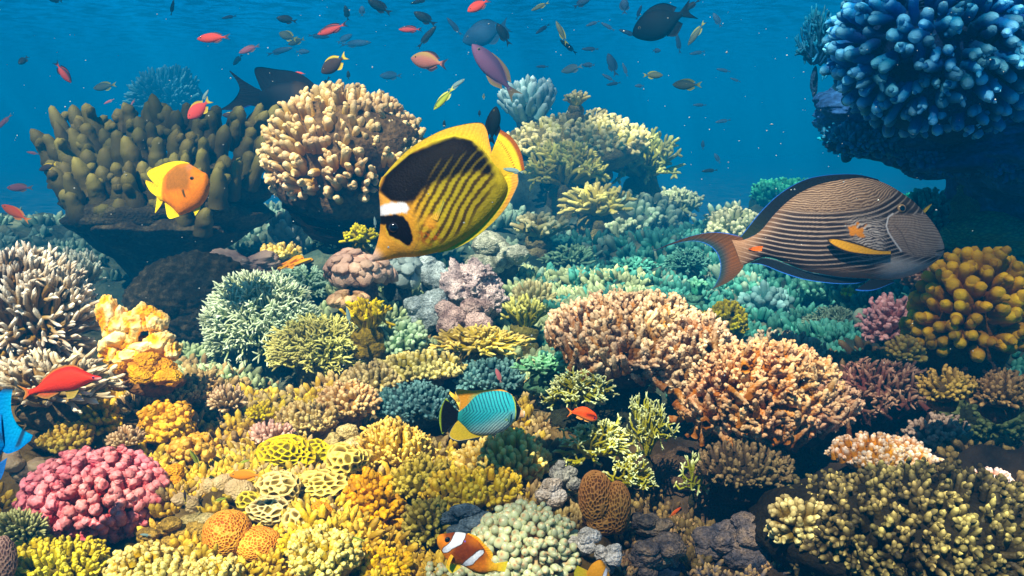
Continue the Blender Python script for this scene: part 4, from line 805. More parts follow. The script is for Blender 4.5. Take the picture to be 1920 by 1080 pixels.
def N2(X,Y,fn=nz): return fn(np.stack([X,Y,0*X],-1))
# ---- striped black and yellow butterflyfish
def big_butterfly():
    k=3.484; c=(560,590); f=traced('butterflyfish','large yellow butterflyfish with black shoulder patch, slanting stripes and black eye mask',680+c[0]/k,190+c[1]/k,1.25,c,k)
    top=[(52,1032),(88,950),(112,850),(116,760),(112,660),(108,575),(145,480),(300,343),(450,262),(600,222),(720,252),(800,330),(842,395),(880,430)]
    bot=[(60,1046),(130,1040),(200,1028),(270,1018),(340,1016),(430,1000),(550,965),(680,893),(780,812),(870,712),(930,622),(948,560),(930,505),(905,460)]
    wid=[10,34,60,78,92,104,118,126,122,108,88,62,34,18]
    YL=np.array((.60,.44,.015)); OR=np.array((.85,.34,.03)); BK=np.array((.006,.006,.010)); WH=np.array((.9,.9,.95)); DG=np.array((.42,.40,.015))
    def cf(X,Y,u,v):
        n=N2(X,Y); nf=N2(X,Y,nzf)
        col=mixc(YL,OR,ss(520,300,X+.25*(1000-Y)*0+n*30)*.75)
        col=mixc(col,DG,ss(380,620,X)*.8*(1-v))
        # slanting stripes
        cx,cy=-150.,-250.
        q=.80*X+.60*Y + .00022*(X-Y)**2*.0 + 26*np.sin((X-Y)*.0045+.6)+8*n
        st=np.cos(q*2*np.pi/50.0); st=ss(-.15,.45,st)
        region=ss(40,-30,sdf(X,Y,[(330,560),(420,360),(640,235),(770,300),(850,470),(850,560),(800,700),(640,860),(520,930),(430,935),(380,900),(370,760),(330,690)])+10*n)
        DKs=np.array((.05,.022,.008)); col=mixc(col,DKs,st*region*.93)
        # solid black saddle fading downwards into the stripes
        line=(Y-(560-.28*(X-330)))  # >0 below
        sad=ss(35,-15,sdf(X,Y,[(112,585),(150,490),(310,352),(460,280),(600,238),(710,262),(790,340),(838,430),(845,490),(740,470),(640,480),(500,540),(400,600),(345,660),(310,672),(200,662)])+14*n)
        thin=np.clip(1.02+.1*ss(450,330,X)+.25*ss(-60,-160,line)-.26*ss(.45,.95,np.cos(q*2*np.pi/50+3.14))*ss(400,520,X)*ss(-330,-60,line),0,1)
        col=mixc(col,BK,sad*thin)
        # yellow back edge
        col=mixc(col,np.array((.62,.50,.03)),ss(18,2,polyline_d(X,Y,top[6:13]))*.9)
        # face
        org=ss(8,-8,sdf(X,Y,[(100,590),(200,662),(240,672),(150,678),(100,700)])); col=mixc(col,(.9,.42,.06),org)
        wh=ss(7,-7,sdf(X,Y,[(100,695),(150,677),(240,672),(302,672),(316,705),(300,738),(230,745),(150,752),(100,752)])+4*nf); col=mixc(col,WH,wh)
        mask=ss(6,-6,sdf(X,Y,[(100,752),(150,752),(230,744),(275,752),(305,800),(330,860),(338,915),(325,945),(300,950),(240,910),(190,880),(165,840),(158,812),(100,806)])+4*nf); col=mixc(col,BK,mask)
        rim=ss(9,2,np.abs(sdf(X,Y,[(165,815),(172,880),(240,925),(300,958),(240,915),(190,880),(165,840)]))); col=mixc(col,(.75,.7,.05),rim*.6*(1-mask))
        fo=ss(0,60,Y-800-.2*X)*ss(420,260,X)*(1-mask); col=mixc(col,(.92,.42,.04),fo*.7); snout=ss(120,40,np.hypot(X-50,Y-1040)); col=mixc(col,(.88,.62,.52),snout*.8)
        cheek=ss(70,10,np.hypot(X-455,Y-800)); col=mixc(col,(.92,.42,.03),cheek)
        pat=ss(.15,.5,N2(X*1.6,Y*1.6,nzf))*ss(90,30,np.hypot((X-440)*.8,Y-880)); col=mixc(col,(.5,.12,.01),pat*.8)
        gill=ss(5,1,polyline_d(X,Y,[(310,735),(370,770),(385,860),(370,930),(330,990)])); col=mixc(col,col.mean(0)*.5,gill*.5)
        return np.clip(col*(1+.10*nf[:,None]),0,1)
    f.body(top,bot,wid,cf,300,170,1.15)
    def dcol(X,Y,u,v):
        col=mixc((.70,.50,.03),(.80,.36,.05),ss(.1,.9,u)*ss(.1,.8,v)); col=mixc(col,(.02,.10,.08),ss(.93,.99,v)); return col*(1+.15*np.sin(u*240)[:,None]*.5)
    f.fin('dorsal_fin',[(120,560),(160,475),(300,350),(450,268),(600,230),(715,262),(795,338),(838,400),(850,420)],[(105,555),(132,492),(290,322),(480,206),(620,158),(765,138),(808,180),(826,260),(844,336)],dcol,160,18,5)
    def acol(X,Y,u,v):
        col=mixc((.66,.55,.02),(.80,.36,.05),ss(.3,.6,v)*ss(.3,.7,u)); col=mixc(col,(.02,.12,.12),ss(.90,.98,v)); return col
    f.fin('anal_fin',[(480,985),(560,955),(680,885),(780,805),(865,710),(920,622),(935,560),(915,480)],[(500,990),(610,960),(730,895),(845,800),(935,700),(990,600),(1018,530),(1015,475)],acol,120,16,5)
    def tcol(X,Y,u,v):
        col=mixc((.62,.42,.02),(.75,.56,.03),ss(.2,.7,v)); col=mixc(col,(.30,.08,.02),ss(.80,.90,v)); dots=ss(.35,.75,np.cos(u*2*np.pi*17))*ss(.055,.02,np.abs(v-.60)); col=mixc(col,(.35,.06,.01),dots); return col
    f.fin('tail_fin',[(838,345),(850,400),(870,450),(925,500)],[(900,182),(962,222),(1010,280),(1040,350),(1058,445)],tcol,120,50,5,y1=10)
    def pcol(X,Y,u,v): 
        s_=.5+.5*np.sin(u*60); return mixc((.80,.45,.04),(.45,.42,.06),ss(.1,.6,v))*(.7+.5*s_[:,None])
    f.fin('pectoral_fin',[(432,735),(455,770),(500,790)],[(455,640),(500,600),(545,670)],pcol,50,18,3,y0=-112,y1=-124)
    f.eye(215,830,34,96,iris=(.02,.02,.03))
    f.fin('mouth',[(40,1030),(52,1040),(66,1050)],[(56,1022),(70,1036),(84,1046)],flat((.7,.45,.42)),12,5,9)
big_butterfly()
# ---- surgeonfish
def surgeon():
    k=3.4286; c=(1150,430); f=traced('surgeonfish','big pin-striped surgeonfish with blue-edged black fins and an orange tail spine',1220+c[0]/k,310+c[1]/k,1.70,c,k)
    top=[(520,478),(600,478),(700,425),(790,320),(880,232),(980,165),(1100,118),(1250,90),(1370,82),(1480,108),(1580,160),(1680,232),(1760,315),(1822,395),(1862,475),(1880,528)]
    bot=[(582,645),(632,628),(720,592),(800,602),(900,642),(1000,678),(1120,702),(1240,719),(1380,727),(1500,735),(1600,728),(1700,698),(1780,655),(1835,612),(1868,582),(1882,545)]
    wid=[14,24,42,60,80,98,118,132,140,142,136,122,100,74,44,12]
    def cf(X,Y,u,v):
        n=N2(X,Y); nf=N2(X,Y,nzf)
        BR=np.array((.36,.22,.13)); DK=np.array((.030,.020,.020)); PL=np.array((.56,.50,.46))
        arc=-.00033*(X-1080)**2*(1+np.clip((420-Y)/380,0,1)*1.3)
        q=Y+arc*-1.0
        lower=ss(290,340,q+6*n)*ss(705,650,Y+18*n+.05*(X-1000)*0)
        # broad lines across the flank
        per=29.0; a=np.abs(((q/per+.10*n)%1)-.5)*2; ln1=ss(.60,.92,a)*.92
        # fine crowded lines on the back
        per2=14.5; q2=q+14*n*ss(1100,1400,X)+3*nf; a2=np.abs(((q2/per2)%1)-.5)*2; ln2=ss(.40,.85,a2)
        fl=mixc(DK,PL,ln1); bk=mixc(np.array((.12,.075,.05)),np.array((.50,.39,.29)),ln2)
        col=bk*(1-lower[:,None])+fl*lower[:,None]
        # back toward the tail: plain brown with faint lines
        tail=ss(900,640,X+.6*(Y-330)); col=mixc(col,BR*1.05+.10*ln2[:,None]*.5,tail*(1-.8*ss(430,470,Y)*ss(660,740,X)*ss(620,600,Y)))
        # broken lines before the gill
        brk=ss(1180,1290,X-.3*(Y-400))*ss(1480,1400,X)*ss(300,420,Y)*ss(640,560,Y); a3=np.abs((((Y+14*n+3*nf)/12.5)%1)-.5)*2
        col=mixc(col,mixc(DK,(.72,.70,.70),ss(.35,.8,a3)).mean(0)*0+.0,brk*0); col=col*(1-brk[:,None])+mixc(DK*2,(.75,.72,.70),ss(.3,.8,a3))*brk[:,None]
        # pale brown belly
        bel=ss(640,690,Y+.0*X-(X-1000)*.06)*ss(1500,1350,X); col=mixc(col,(.42,.28,.18),bel)
        lowtail=ss(640,600,X)*0
        # face
        face=ss(12,-20,sdf(X,Y,[(1475,325),(1600,320),(1760,310),(1900,520),(1860,590),(1640,600),(1550,555),(1480,460),(1455,400)])); a4=np.abs((((Y-.10*(X-1600)+9*n)/15.0)%1)-.5)*2
        col=col*(1-face[:,None])+mixc((.22,.16,.13),(.46,.37,.31),ss(.3,.7,a4))*face[:,None]
        fore=ss(1500,1600,X)*ss(320,290,Y); col=mixc(col,col.mean(0)*.0+np.array((.10,.08,.06)),fore*.45)
        sn=ss(1790,1850,X)*ss(440,500,Y); col=mixc(col,(.40,.37,.36),sn*.7)
        chin=ss(590,650,Y+.12*(X-1500)*-.3+14*n)*ss(1380,1520,X); col=mixc(col,(.62,.60,.58),chin)
        g=ss(7,2,polyline_d(X,Y,[(1500,322),(1468,345),(1455,400),(1468,440),(1495,480),(1525,520),(1555,556)])); col=mixc(col,(.88,.90,.95),g*.95)
        g=ss(6,1,polyline_d(X,Y,[(1505,395),(1550,440),(1600,540),(1650,585)])); col=mixc(col,(.12,.08,.06),g*.6)
        ora=ss(5,-5,sdf(X,Y,[(1205,385),(1240,395),(1270,385),(1290,405),(1325,400),(1328,425),(1305,440),(1325,465),(1295,470),(1260,455),(1240,460),(1225,425)])+9*nf); col=mixc(col,(.95,.36,.01),ora)
        mo=ss(8,2,polyline_d(X,Y,[(1800,556),(1835,550),(1885,538)])); col=mixc(col,(.02,.02,.02),mo)
        lip=ss(10,3,polyline_d(X,Y,[(1800,575),(1850,580),(1872,568)])); col=mixc(col,(.6,.58,.56),lip*.7)
        ey=ss(60,25,np.hypot(X-1585,(Y-290)*1.2)); col=mixc(col,(.03,.025,.025),ey*.8)
        return np.clip(col*(1+.06*nf[:,None])*np.array((.82,.73,.65)),0,1)
    f.body(top,bot,wid,cf,560,300,1.0)
    blue=np.array((.03,.20,.85)); dk=np.array((.008,.012,.018))
    def dc(X,Y,u,v):
        col=mixc(dk,(.02,.035,.02),ss(.3,.0,u)); col=mixc(col,blue,ss(.93,.975,v)); col=mixc(col,(.08,.2,.6),ss(.05,.0,v)*.6); return col
    f.fin('dorsal_fin',[(590,480),(700,430),(790,325),(880,237),(980,170),(1100,123),(1250,95),(1370,87),(1480,112)],[(566,476),(615,410),(700,305),(800,205),(900,135),(1000,88),(1100,66),(1220,56),(1340,60),(1460,88)][0:10],dc,180,30,5)
    def ac(X,Y,u,v):
        col=mixc(dk,(.01,.02,.03),u); col=mixc(col,blue,ss(.92,.98,v)); col=mixc(col,(.55,.65,.75),ss(.07,.0,v)); return col
    f.fin('anal_fin',[(650,622),(720,596),(800,606),(900,646),(1000,682),(1120,706),(1240,722),(1380,730)],[(632,630),(720,640),(850,692),(980,732),(1100,752),(1220,762),(1330,758),(1400,738)],ac,140,20,5)
    def pv(X,Y,u,v): return mixc(dk,blue,ss(.90,.97,v))
    f.fin('pelvic_fin',[(1400,735),(1440,735),(1500,735),(1540,738)],[(1290,802),(1340,808),(1420,800),(1542,752)],pv,60,16,4,y0=-30,y1=-60)
    def tc_(X,Y,u,v):
        col=mixc((.05,.035,.02),(.16,.06,.02),np.exp(-((u-.55)/.25)**2)); col=mixc(col,(.02,.05,.06),ss(.5,.95,v)); col=mixc(col,blue,ss(.96,.99,v)*.9); col=mixc(col,blue,ss(.06,.01,v)*(ss(.45,.35,u))); return col*(1+.25*np.sin(u*170)[:,None]*.6)
    f.fin('tail_fin',[(0,560),(130,500),(270,452),(400,430),(520,442),(590,470),(610,540),(600,610),(590,660),(550,710),(490,755),(390,800)],[(-2,562),(120,516),(230,490),(310,490),(380,518),(425,565),(445,620),(448,670),(440,715),(425,750),(408,778),(388,802)],tc_,200,30,5)
    def pc(X,Y,u,v):
        col=mixc((.70,.34,.01),(.35,.14,.02),ss(.6,1,u)*0+ss(.75,.5,v)*.0); bd=np.maximum(ss(.20,.05,v),ss(.72,.88,v)); bd=np.maximum(bd,ss(.16,.02,u)); col=mixc(col,(.008,.008,.01),np.clip(bd,0,1)); return col*(1+.15*np.sin(v*60)[:,None])
    f.fin('pectoral_fin',[(1078,482),(1160,482),(1280,512),(1400,550),(1482,556)],[(1078,484),(1120,530),(1200,568),(1330,582),(1480,582)],pc,80,30,4,y0=-146,y1=-150)
    f.fin('pectoral_fin',[(1766,302),(1788,270),(1834,240)],[(1775,318),(1806,284),(1836,244)],lambda X,Y,u,v:mixc((.6,.4,.03),(.01,.02,.05),ss(.5,.2,np.abs(v-.5)*2)*0+ss(.3,.0,v)),20,10,4,y0=60,y1=60)
    f.fin('tail_spine',[(618,538),(660,524),(710,522),(762,526)],[(618,540),(660,551),(710,550),(760,530)],flat((.95,.18,.01)),30,8,8,y0=-34,y1=-34)
    f.eye(1560,288,27,128,iris=(.5,.30,.12))
surgeon()
# ---- chevron butterflyfish
def chevron():
    k=5.647; c=(630,430); f=traced('butterflyfish','blue-green butterflyfish with fine chevron lines, orange dorsal fin and black tail',800+c[0]/k,700+c[1]/k,1.45,c,k)
    top=[(335,412),(420,342),(510,248),(600,202),(740,184),(850,198),(912,240),(950,292),(990,360),(1020,392),(1038,400),(1044,418)]
    bot=[(328,495),(400,562),(470,632),(570,657),(700,646),(810,612),(880,562),(920,522),(960,500),(1000,478),(1028,470),(1040,455)]
    wid=[10,34,58,76,88,88,80,66,44,28,18,6]
    def cf(X,Y,u,v):
        n=N2(X,Y); col=mixc((.03,.46,.52),(.66,.78,.68),ss(330,640,Y+.35*(X-700)*1+20*n-80)); col=mixc(col,(.02,.22,.16),ss(560,380,X)*.6)
        col=mixc(col,(.70,.60,.22),ss(600,660,Y)*ss(850,500,X)*.8)
        q=X+.36*np.clip(395-Y,0,999)+1.05*np.clip(Y-395,0,999)+7*n; per=36.0
        a=np.abs(((q/per)%1)-.5)*2; l_=ss(.58,.85,a)*ss(905,860,X)*ss(350,400,X); col=mixc(col,(.006,.03,.10),l_*.92)
        bl=ss(6,-6,sdf(X,Y,[(912,235),(935,240),(1000,388),(985,440),(950,510),(890,560),(935,500),(948,420),(940,320)])); col=mixc(col,(.006,.006,.012),bl)
        yl=ss(8,3,polyline_d(X,Y,[(908,232),(936,310),(944,400),(932,490),(890,556)])); col=mixc(col,(.45,.62,.08),yl)
        sn=ss(4,-4,sdf(X,Y,[(998,382),(1060,380),(1060,480),(955,515),(985,440)])); col=mixc(col,(.92,.50,.22),sn); col=mixc(col,(.95,.85,.75),ss(1018,1036,X)*sn*.8)
        ye=ss(1,0,np.hypot((X-850)/36,(Y-480)/20)); col=mixc(col,(.30,.50,.05),ye*.8)
        return np.clip(col,0,1)
    f.body(top,bot,wid,cf,240,140,1.15)
    def dc(X,Y,u,v):
        col=mixc((.85,.36,.02),(.92,.40,.02),v); col=mixc(col,(.35,.50,.15),ss(.35,.0,v)*ss(.15,.35,u)); return mixc(col,(.35,.55,.75),ss(.94,1,v)*.7)
    f.fin('dorsal_fin',[(350,410),(430,342),(510,255),(600,208),(740,190),(850,204),(908,242)],[(345,405),(352,300),(310,170),(480,181),(660,170),(800,174),(906,226)],dc,120,24,4)
    f.fin('anal_fin',[(332,497),(370,528),(410,568),(450,610),(500,640),(590,652),(710,640)],[(322,505),(262,590),(240,668),(320,712),(430,700),(560,674),(712,648)],lambda X,Y,u,v:mixc(mixc((.75,.55,.03),(.92,.62,.03),v),(.4,.65,.85),ss(.94,1,v)*.8),100,20,4)
    f.fin('tail_fin',[(226,285),(290,360),(342,412),(330,495),(250,565),(168,640)],[(204,258),(158,340),(134,430),(134,520),(148,590),(164,642)],lambda X,Y,u,v:mixc((.006,.006,.008),(.42,.62,.03),np.maximum(ss(.88,.96,v),ss(.06,.03,np.minimum(u,1-u)))),100,24,4)
    f.fin('pectoral_fin',[(850,470),(870,490),(872,515)],[(905,380),(890,440),(880,500)],flat((.06,.2,.2)),30,10,2,y0=-84,y1=-100)
    f.eye(965,345,15,40,iris=(.03,.03,.04))
chevron()
# ---- clownfish
def clown():
    k=5.053; c=(400,390); f=traced('clownfish','orange clownfish with two white bands and yellow tail at the pale anemone',800+c[0]/k,960+c[1]/k,1.12,c,k)
    top=[(100,240),(125,214),(200,202),(290,192),(380,207),(460,252),(520,312),(562,375),(600,440),(640,484),(668,488)]
    bot=[(97,262),(104,310),(150,390),(190,450),(245,482),(335,502),(420,550),(500,578),(570,576),(640,562),(668,560)]
    wid=[10,44,66,84,94,92,80,60,38,18,8]
    def cf(X,Y,u,v):
        n=N2(X,Y); nf=N2(X,Y,nzf); OR=np.array((.90,.25,.01)); BR=np.array((.16,.022,.006))
        dark=ss(70,-60,sdf(X,Y,[(250,190),(420,220),(530,320),(560,400),(520,440),(400,470),(330,470),(230,380),(250,330)])+26*n); col=mixc(OR,BR,dark*.92)
        col=mixc(col,(.93,.36,.02),ss(150,90,X)); col=mixc(col,BR,ss(60,20,np.hypot((X-225)*.7,Y-212))*.85); col=mixc(col,(.95,.50,.02),ss(540,640,X)); col=mixc(col,(.92,.34,.02),ss(430,560,Y-.2*X)*.7)
        for P in ([(278,180),(372,200),(362,235),(340,275),(290,302),(245,322),(200,362),(160,370),(148,352),(172,318),(215,280),(245,240)],[(325,497),(345,470),(385,430),(440,388),(495,348),(538,352),(545,375),(500,408),(455,450),(425,482),(370,502)]):
            s_=sdf(X,Y,P)+3*nf; col=mixc(col,(.01,.01,.02),ss(10,3,s_)); col=mixc(col,(.82,.86,.95),ss(2,-3,s_))
        col=mixc(col,(.1,.12,.8),ss(9,3,np.hypot(X-366,Y-258))); g=ss(5,1,polyline_d(X,Y,[(240,370),(262,400),(250,440),(215,450)])); col=mixc(col,(.4,.08,.0),g*.7)
        return np.clip(col*(1+.10*nf[:,None]),0,1)
    f.body(top,bot,wid,cf,240,130,1.0)
    ray=lambda a,b:(lambda X,Y,u,v:mixc(a,b,v)*(1+.22*np.sin(u*90)[:,None]))
    f.fin('dorsal_fin',[(375,210),(460,258),(520,318),(560,380),(600,445)],[(395,200),(478,232),(545,300),(625,392),(608,462)],ray((.85,.25,.01),(.92,.55,.02)),80,14,4)
    f.fin('tail_fin',[(632,488),(648,520),(640,560)],[(770,465),(755,520),(740,568)],ray((.93,.50,.02),(.85,.72,.03)),60,20,4)
    f.fin('pectoral_fin',[(235,375),(205,430),(200,480)],[(262,385),(240,430),(215,482)],ray((.93,.45,.02),(.95,.55,.03)),40,8,4,y0=-80,y1=-112)
    f.fin('pelvic_fin',[(195,455),(245,482),(300,492)],[(185,515),(240,568),(328,515)],ray((.92,.55,.02),(.88,.70,.03)),60,16,4,y0=-20,y1=-30)
    f.fin('anal_fin',[(420,550),(500,576),(570,574)],[(440,572),(530,592),(590,580)],ray((.85,.25,.01),(.92,.5,.02)),40,8,4)
    f.eye(203,250,29,62,iris=(.01,.01,.01))
    c=(1600,600); f=traced('clownfish','half-hidden orange clownfish with yellow tail at the bottom edge by the white rock',800+c[0]/k,960+c[1]/k,1.14,c,k)
    top=[(1515,575),(1560,500),(1610,462),(1650,455),(1685,490),(1720,560),(1750,640)]; bot=[(1525,640),(1560,690),(1600,720),(1640,750),(1680,770),(1720,770),(1748,700)]
    def cf2(X,Y,u,v):
        col=np.tile((.90,.38,.02),(len(X),1)); col=mixc(col,(.02,.01,.01),ss(1640,1700,X-.3*(Y-470))*ss(530,480,Y)); s_=sdf(X,Y,[(1672,560),(1695,520),(1712,540),(1690,620),(1660,700),(1630,700),(1650,620)]); col=mixc(col,(.02,.02,.03),ss(8,2,s_)); return mixc(col,(.85,.88,.98),ss(2,-2,s_))
    f.body(top,bot,[14,40,56,62,60,44,12],cf2,80,60,1.0)
    f.fin('tail_fin',[(1535,560),(1545,600),(1535,645)],[(1425,505),(1395,580),(1420,660)],ray((.92,.55,.02),(.72,.62,.03)),60,18,4)
    f.fin('dorsal_fin',[(1560,505),(1610,466),(1650,460)],[(1580,470),(1625,445),(1665,440)],ray((.05,.02,.01),(.02,.02,.02)),30,8,4)
    f.eye(1715,650,14,40)
clown()
# ---- orange damselfish in front of the olive finger coral
def damsel():
    k=7.2; c=(650,540); f=traced('damselfish','bright orange-yellow damselfish in front of the dark olive finger coral',240+c[0]/k,280+c[1]/k,2.0,c,k)
    top=[(385,520),(420,490),(470,400),(560,285),(680,205),(800,188),(900,238),(1000,300),(1060,330),(1092,400),(1102,450)]
    bot=[(385,640),(430,690),(500,715),(600,785),(700,885),(790,862),(870,825),(970,770),(1050,670),(1085,560),(1100,490)]
    wid=[16,36,60,90,112,124,124,112,90,50,14]
    def cf(X,Y,u,v):
        n=N2(X,Y); nf=N2(X,Y,nzf); col=np.tile((.80,.22,.004),(len(X),1)); s_=sdf(X,Y,[(500,340),(640,200),(860,215),(900,420),(860,560),(760,590),(520,585)])+20*n
        col=mixc(col,(.90,.20,.005),ss(70,20,s_)*ss(620,520,X)); col=mixc(col,(.24,.10,.01),ss(30,-60,s_)*.85); col=mixc(col,(.92,.62,.01),ss(500,450,X)); col=mixc(col,(.90,.30,.01),ss(30,5,np.abs(X-(500+.35*(Y-600))-20))*ss(560,640,Y)*.6)
        col=mixc(col,(.45,.20,.10),ss(60,20,np.hypot(X-850,(Y-240)*.8))*.6); col=mixc(col,(.80,.22,.004),ss(900,960,X)); col=mixc(col,(.05,.04,.01),ss(4,-6,sdf(X,Y,[(765,570),(800,560),(815,620),(830,668),(795,655)])))
        return np.clip(col*(1+.08*nf[:,None]),0,1)
    f.body(top,bot,wid,cf,160,100,1.05)
    yl=lambda X,Y,u,v:mixc((.88,.50,.01),(.95,.78,.01),v)*(1+.1*np.sin(u*80)[:,None])
    f.fin('dorsal_fin',[(392,505),(430,480),(475,395),(560,292),(680,212),(830,192)],[(382,498),(258,312),(440,212),(560,172),(700,158),(835,186)],yl,90,18,6)
    f.fin('anal_fin',[(500,712),(600,782),(690,880)],[(495,722),(545,925),(690,905)],yl,60,18,6)
    f.fin('tail_fin',[(240,415),(330,450),(400,505),(430,600),(470,705),(372,860)],[(234,452),(290,555),(350,610),(388,650),(375,760),(362,862)],yl,90,18,6)
    f.fin('pelvic_fin',[(865,828),(920,800),(980,760)],[(900,870),(912,890),(975,800)],yl,30,10,5)
    f.eye(900,405,30,112,iris=(.25,.10,.02))
damsel()
# ---- black surgeonfish half behind the beige dome
def black_surgeon():
    f=traced('surgeonfish','black surgeonfish with crescent tail, its head hidden behind the beige dome coral',540,190,3.35,(540,190),1)
    top=[(487,172),(500,164),(520,156),(555,152),(590,165),(622,196),(645,232)]; bot=[(486,200),(500,214),(520,232),(555,246),(590,252),(622,254),(646,246)]
    dk=np.array((.004,.007,.012)); cf=lambda X,Y,u,v:mixc(dk,(.05,.03,.01),ss(545,560,X)*ss(585,565,X)*.5)
    f.body(top,bot,[3,7,12,17,18,14,4],cf,60,40,1.0); q=flat(dk)
    f.fin('dorsal_fin',[(492,170),(505,163),(530,156),(560,153),(592,168),(612,186)],[(489,168),(478,128),(520,130),(560,137),(590,158),(612,183)],q,60,12,1.2)
    f.fin('anal_fin',[(490,202),(502,216),(525,234),(560,246),(600,252)],[(484,200),(462,226),(490,250),(550,264),(600,258)],q,50,12,1.2)
    f.fin('tail_fin',[(431,132),(455,150),(478,164),(490,172),(489,200),(472,198),(445,206),(412,206)],[(430,134),(444,152),(449,166),(446,176),(440,185),(432,193),(422,200),(410,207)],lambda X,Y,u,v:mixc(dk,(.02,.08,.6),ss(.1,.0,v)*ss(.62,.7,u)),90,14,1.2)
    f.eye(628,225,3,12)
black_surgeon()
# ---- red anthias at left, red anthias centre, blue fish at the edge
def side_fish(name,label,cat,px,py,d,s,cfn,top,bot,wid,fins,eye,rot=0,eyecol=(.3,.05,.3)):
    f=Fish(name,label,cat,at(px,py,d),(0,0),s,rot=None); f.root.rotation_euler=(Matrix.Rotation(-PITCH,4,'X')@Matrix.Rotation(-rot,4,'Y')).to_euler()
    f.body(top,bot,wid,cfn,90,48,1.0)
    for a in fins: f.fin(*a)
    f.eye(*eye,iris=eyecol); return f
def red_left():
    k=4.908; c=(560,260); f=traced('anthias','large bright red fish swimming right in front of the brown staghorn',0+c[0]/k,660+c[1]/k,1.5,c,k)
    top=[(270,345),(340,318),(430,232),(530,165),(660,133),(760,165),(850,208),(905,220),(935,232)]; bot=[(270,395),(350,378),(450,368),(560,358),(680,345),(780,300),(850,268),(905,262),(936,248)]
    f.body(top,bot,[8,20,38,52,56,48,36,24,8],lambda X,Y,u,v:mixc(mixc((.85,.045,.015),(.55,.02,.01),ss(.3,0,v)),(.9,.5,.5),ss(850,930,X)*ss(225,245,Y)),120,60,1.0)
    fc=lambda X,Y,u,v:mixc((.7,.08,.02),(.45,.22,.05),v)
    f.fin('dorsal_fin',[(400,258),(530,170),(660,138),(760,168)],[(355,280),(500,158),(660,118),(775,160)],fc,50,8,3)
    f.fin('tail_fin',[(270,345),(262,370),(272,395)],[(150,300),(230,370),(185,470)],lambda X,Y,u,v:mixc((.75,.10,.02),(.55,.30,.06),v),50,14,3)
    f.fin('anal_fin',[(360,378),(430,372),(540,362)],[(330,402),(430,428),(550,372)],fc,40,8,3)
    f.fin('pelvic_fin',[(600,356),(660,348),(720,330)],[(620,430),(680,420),(728,345)],lambda X,Y,u,v:mixc((.5,.30,.04),(.5,.40,.08),v),40,10,3)
    f.eye(872,232,13,32,iris=(.5,.1,.3))
red_left()
def red_mid():
    k=5.647; c=(1640,440); f=traced('anthias','orange-red fish with a violet eye swimming before the dark twig coral',800+c[0]/k,700+c[1]/k,1.5,c,k)
    top=[(1535,400),(1580,385),(1640,364),(1700,365),(1760,400),(1795,435),(1808,465)]; bot=[(1540,425),(1590,445),(1640,470),(1700,500),(1750,512),(1795,500),(1810,478)]
    f.body(top,bot,[6,18,30,36,34,22,6],lambda X,Y,u,v:mixc((.92,.08,.01),(.92,.28,.05),ss(.6,1,v)),80,48,1.0)
    f.fin('dorsal_fin',[(1570,392),(1640,368),(1700,368)],[(1560,378),(1640,352),(1710,362)],flat((.9,.12,.02)),30,8,2)
    f.fin('tail_fin',[(1540,402),(1532,414),(1542,425)],[(1472,350),(1515,412),(1478,470)],flat((.80,.22,.03)),30,10,2)
    f.fin('anal_fin',[(1590,445),(1620,462),(1650,475)],[(1580,470),(1630,490),(1660,485)],flat((.8,.35,.08)),20,6,2)
    f.fin('pelvic_fin',[(1660,480),(1690,495),(1720,505)],[(1670,505),(1710,515),(1735,510)],flat((.8,.4,.1)),20,6,2)
    f.eye(1772,470,11,28,iris=(.25,.02,.6))
red_mid()
def blue_edge():
    f=traced('blue_fish','vivid blue fish leaving the frame at the left edge, only its tail showing',0,800,1.15,(0,800),1)
    cf=lambda X,Y,u,v:mixc((.0,.18,.55),(.01,.04,.12),ss(.55,.8,N2(X*4,Y*4))*.8)
    f.body([(-170,930),(-120,880),(-60,828),(-20,790),(4,775)],[(-160,960),(-100,960),(-50,920),(-10,870),(10,838)],[3,18,20,14,6],cf,60,30,1.0)
    f.fin('tail_fin',[(6,728),(-8,750),(-6,790),(6,845),(30,846),(58,826)],[(24,729),(21,748),(22,772),(32,795),(45,806),(62,816)],lambda X,Y,u,v:mixc(mixc((.0,.16,.50),(.0,.30,.62),v),(.01,.05,.12),np.maximum(ss(.12,.0,u),ss(.06,.02,np.abs(u-.80))*ss(.1,.3,v))),80,16,1.5)
    f.fin('anal_fin',[(-60,915),(-30,900),(-5,870)],[(-40,930),(0,900),(14,858)],flat((.01,.10,.35)),30,8,1.5)
    f.eye(-150,930,4,6)
blue_edge()
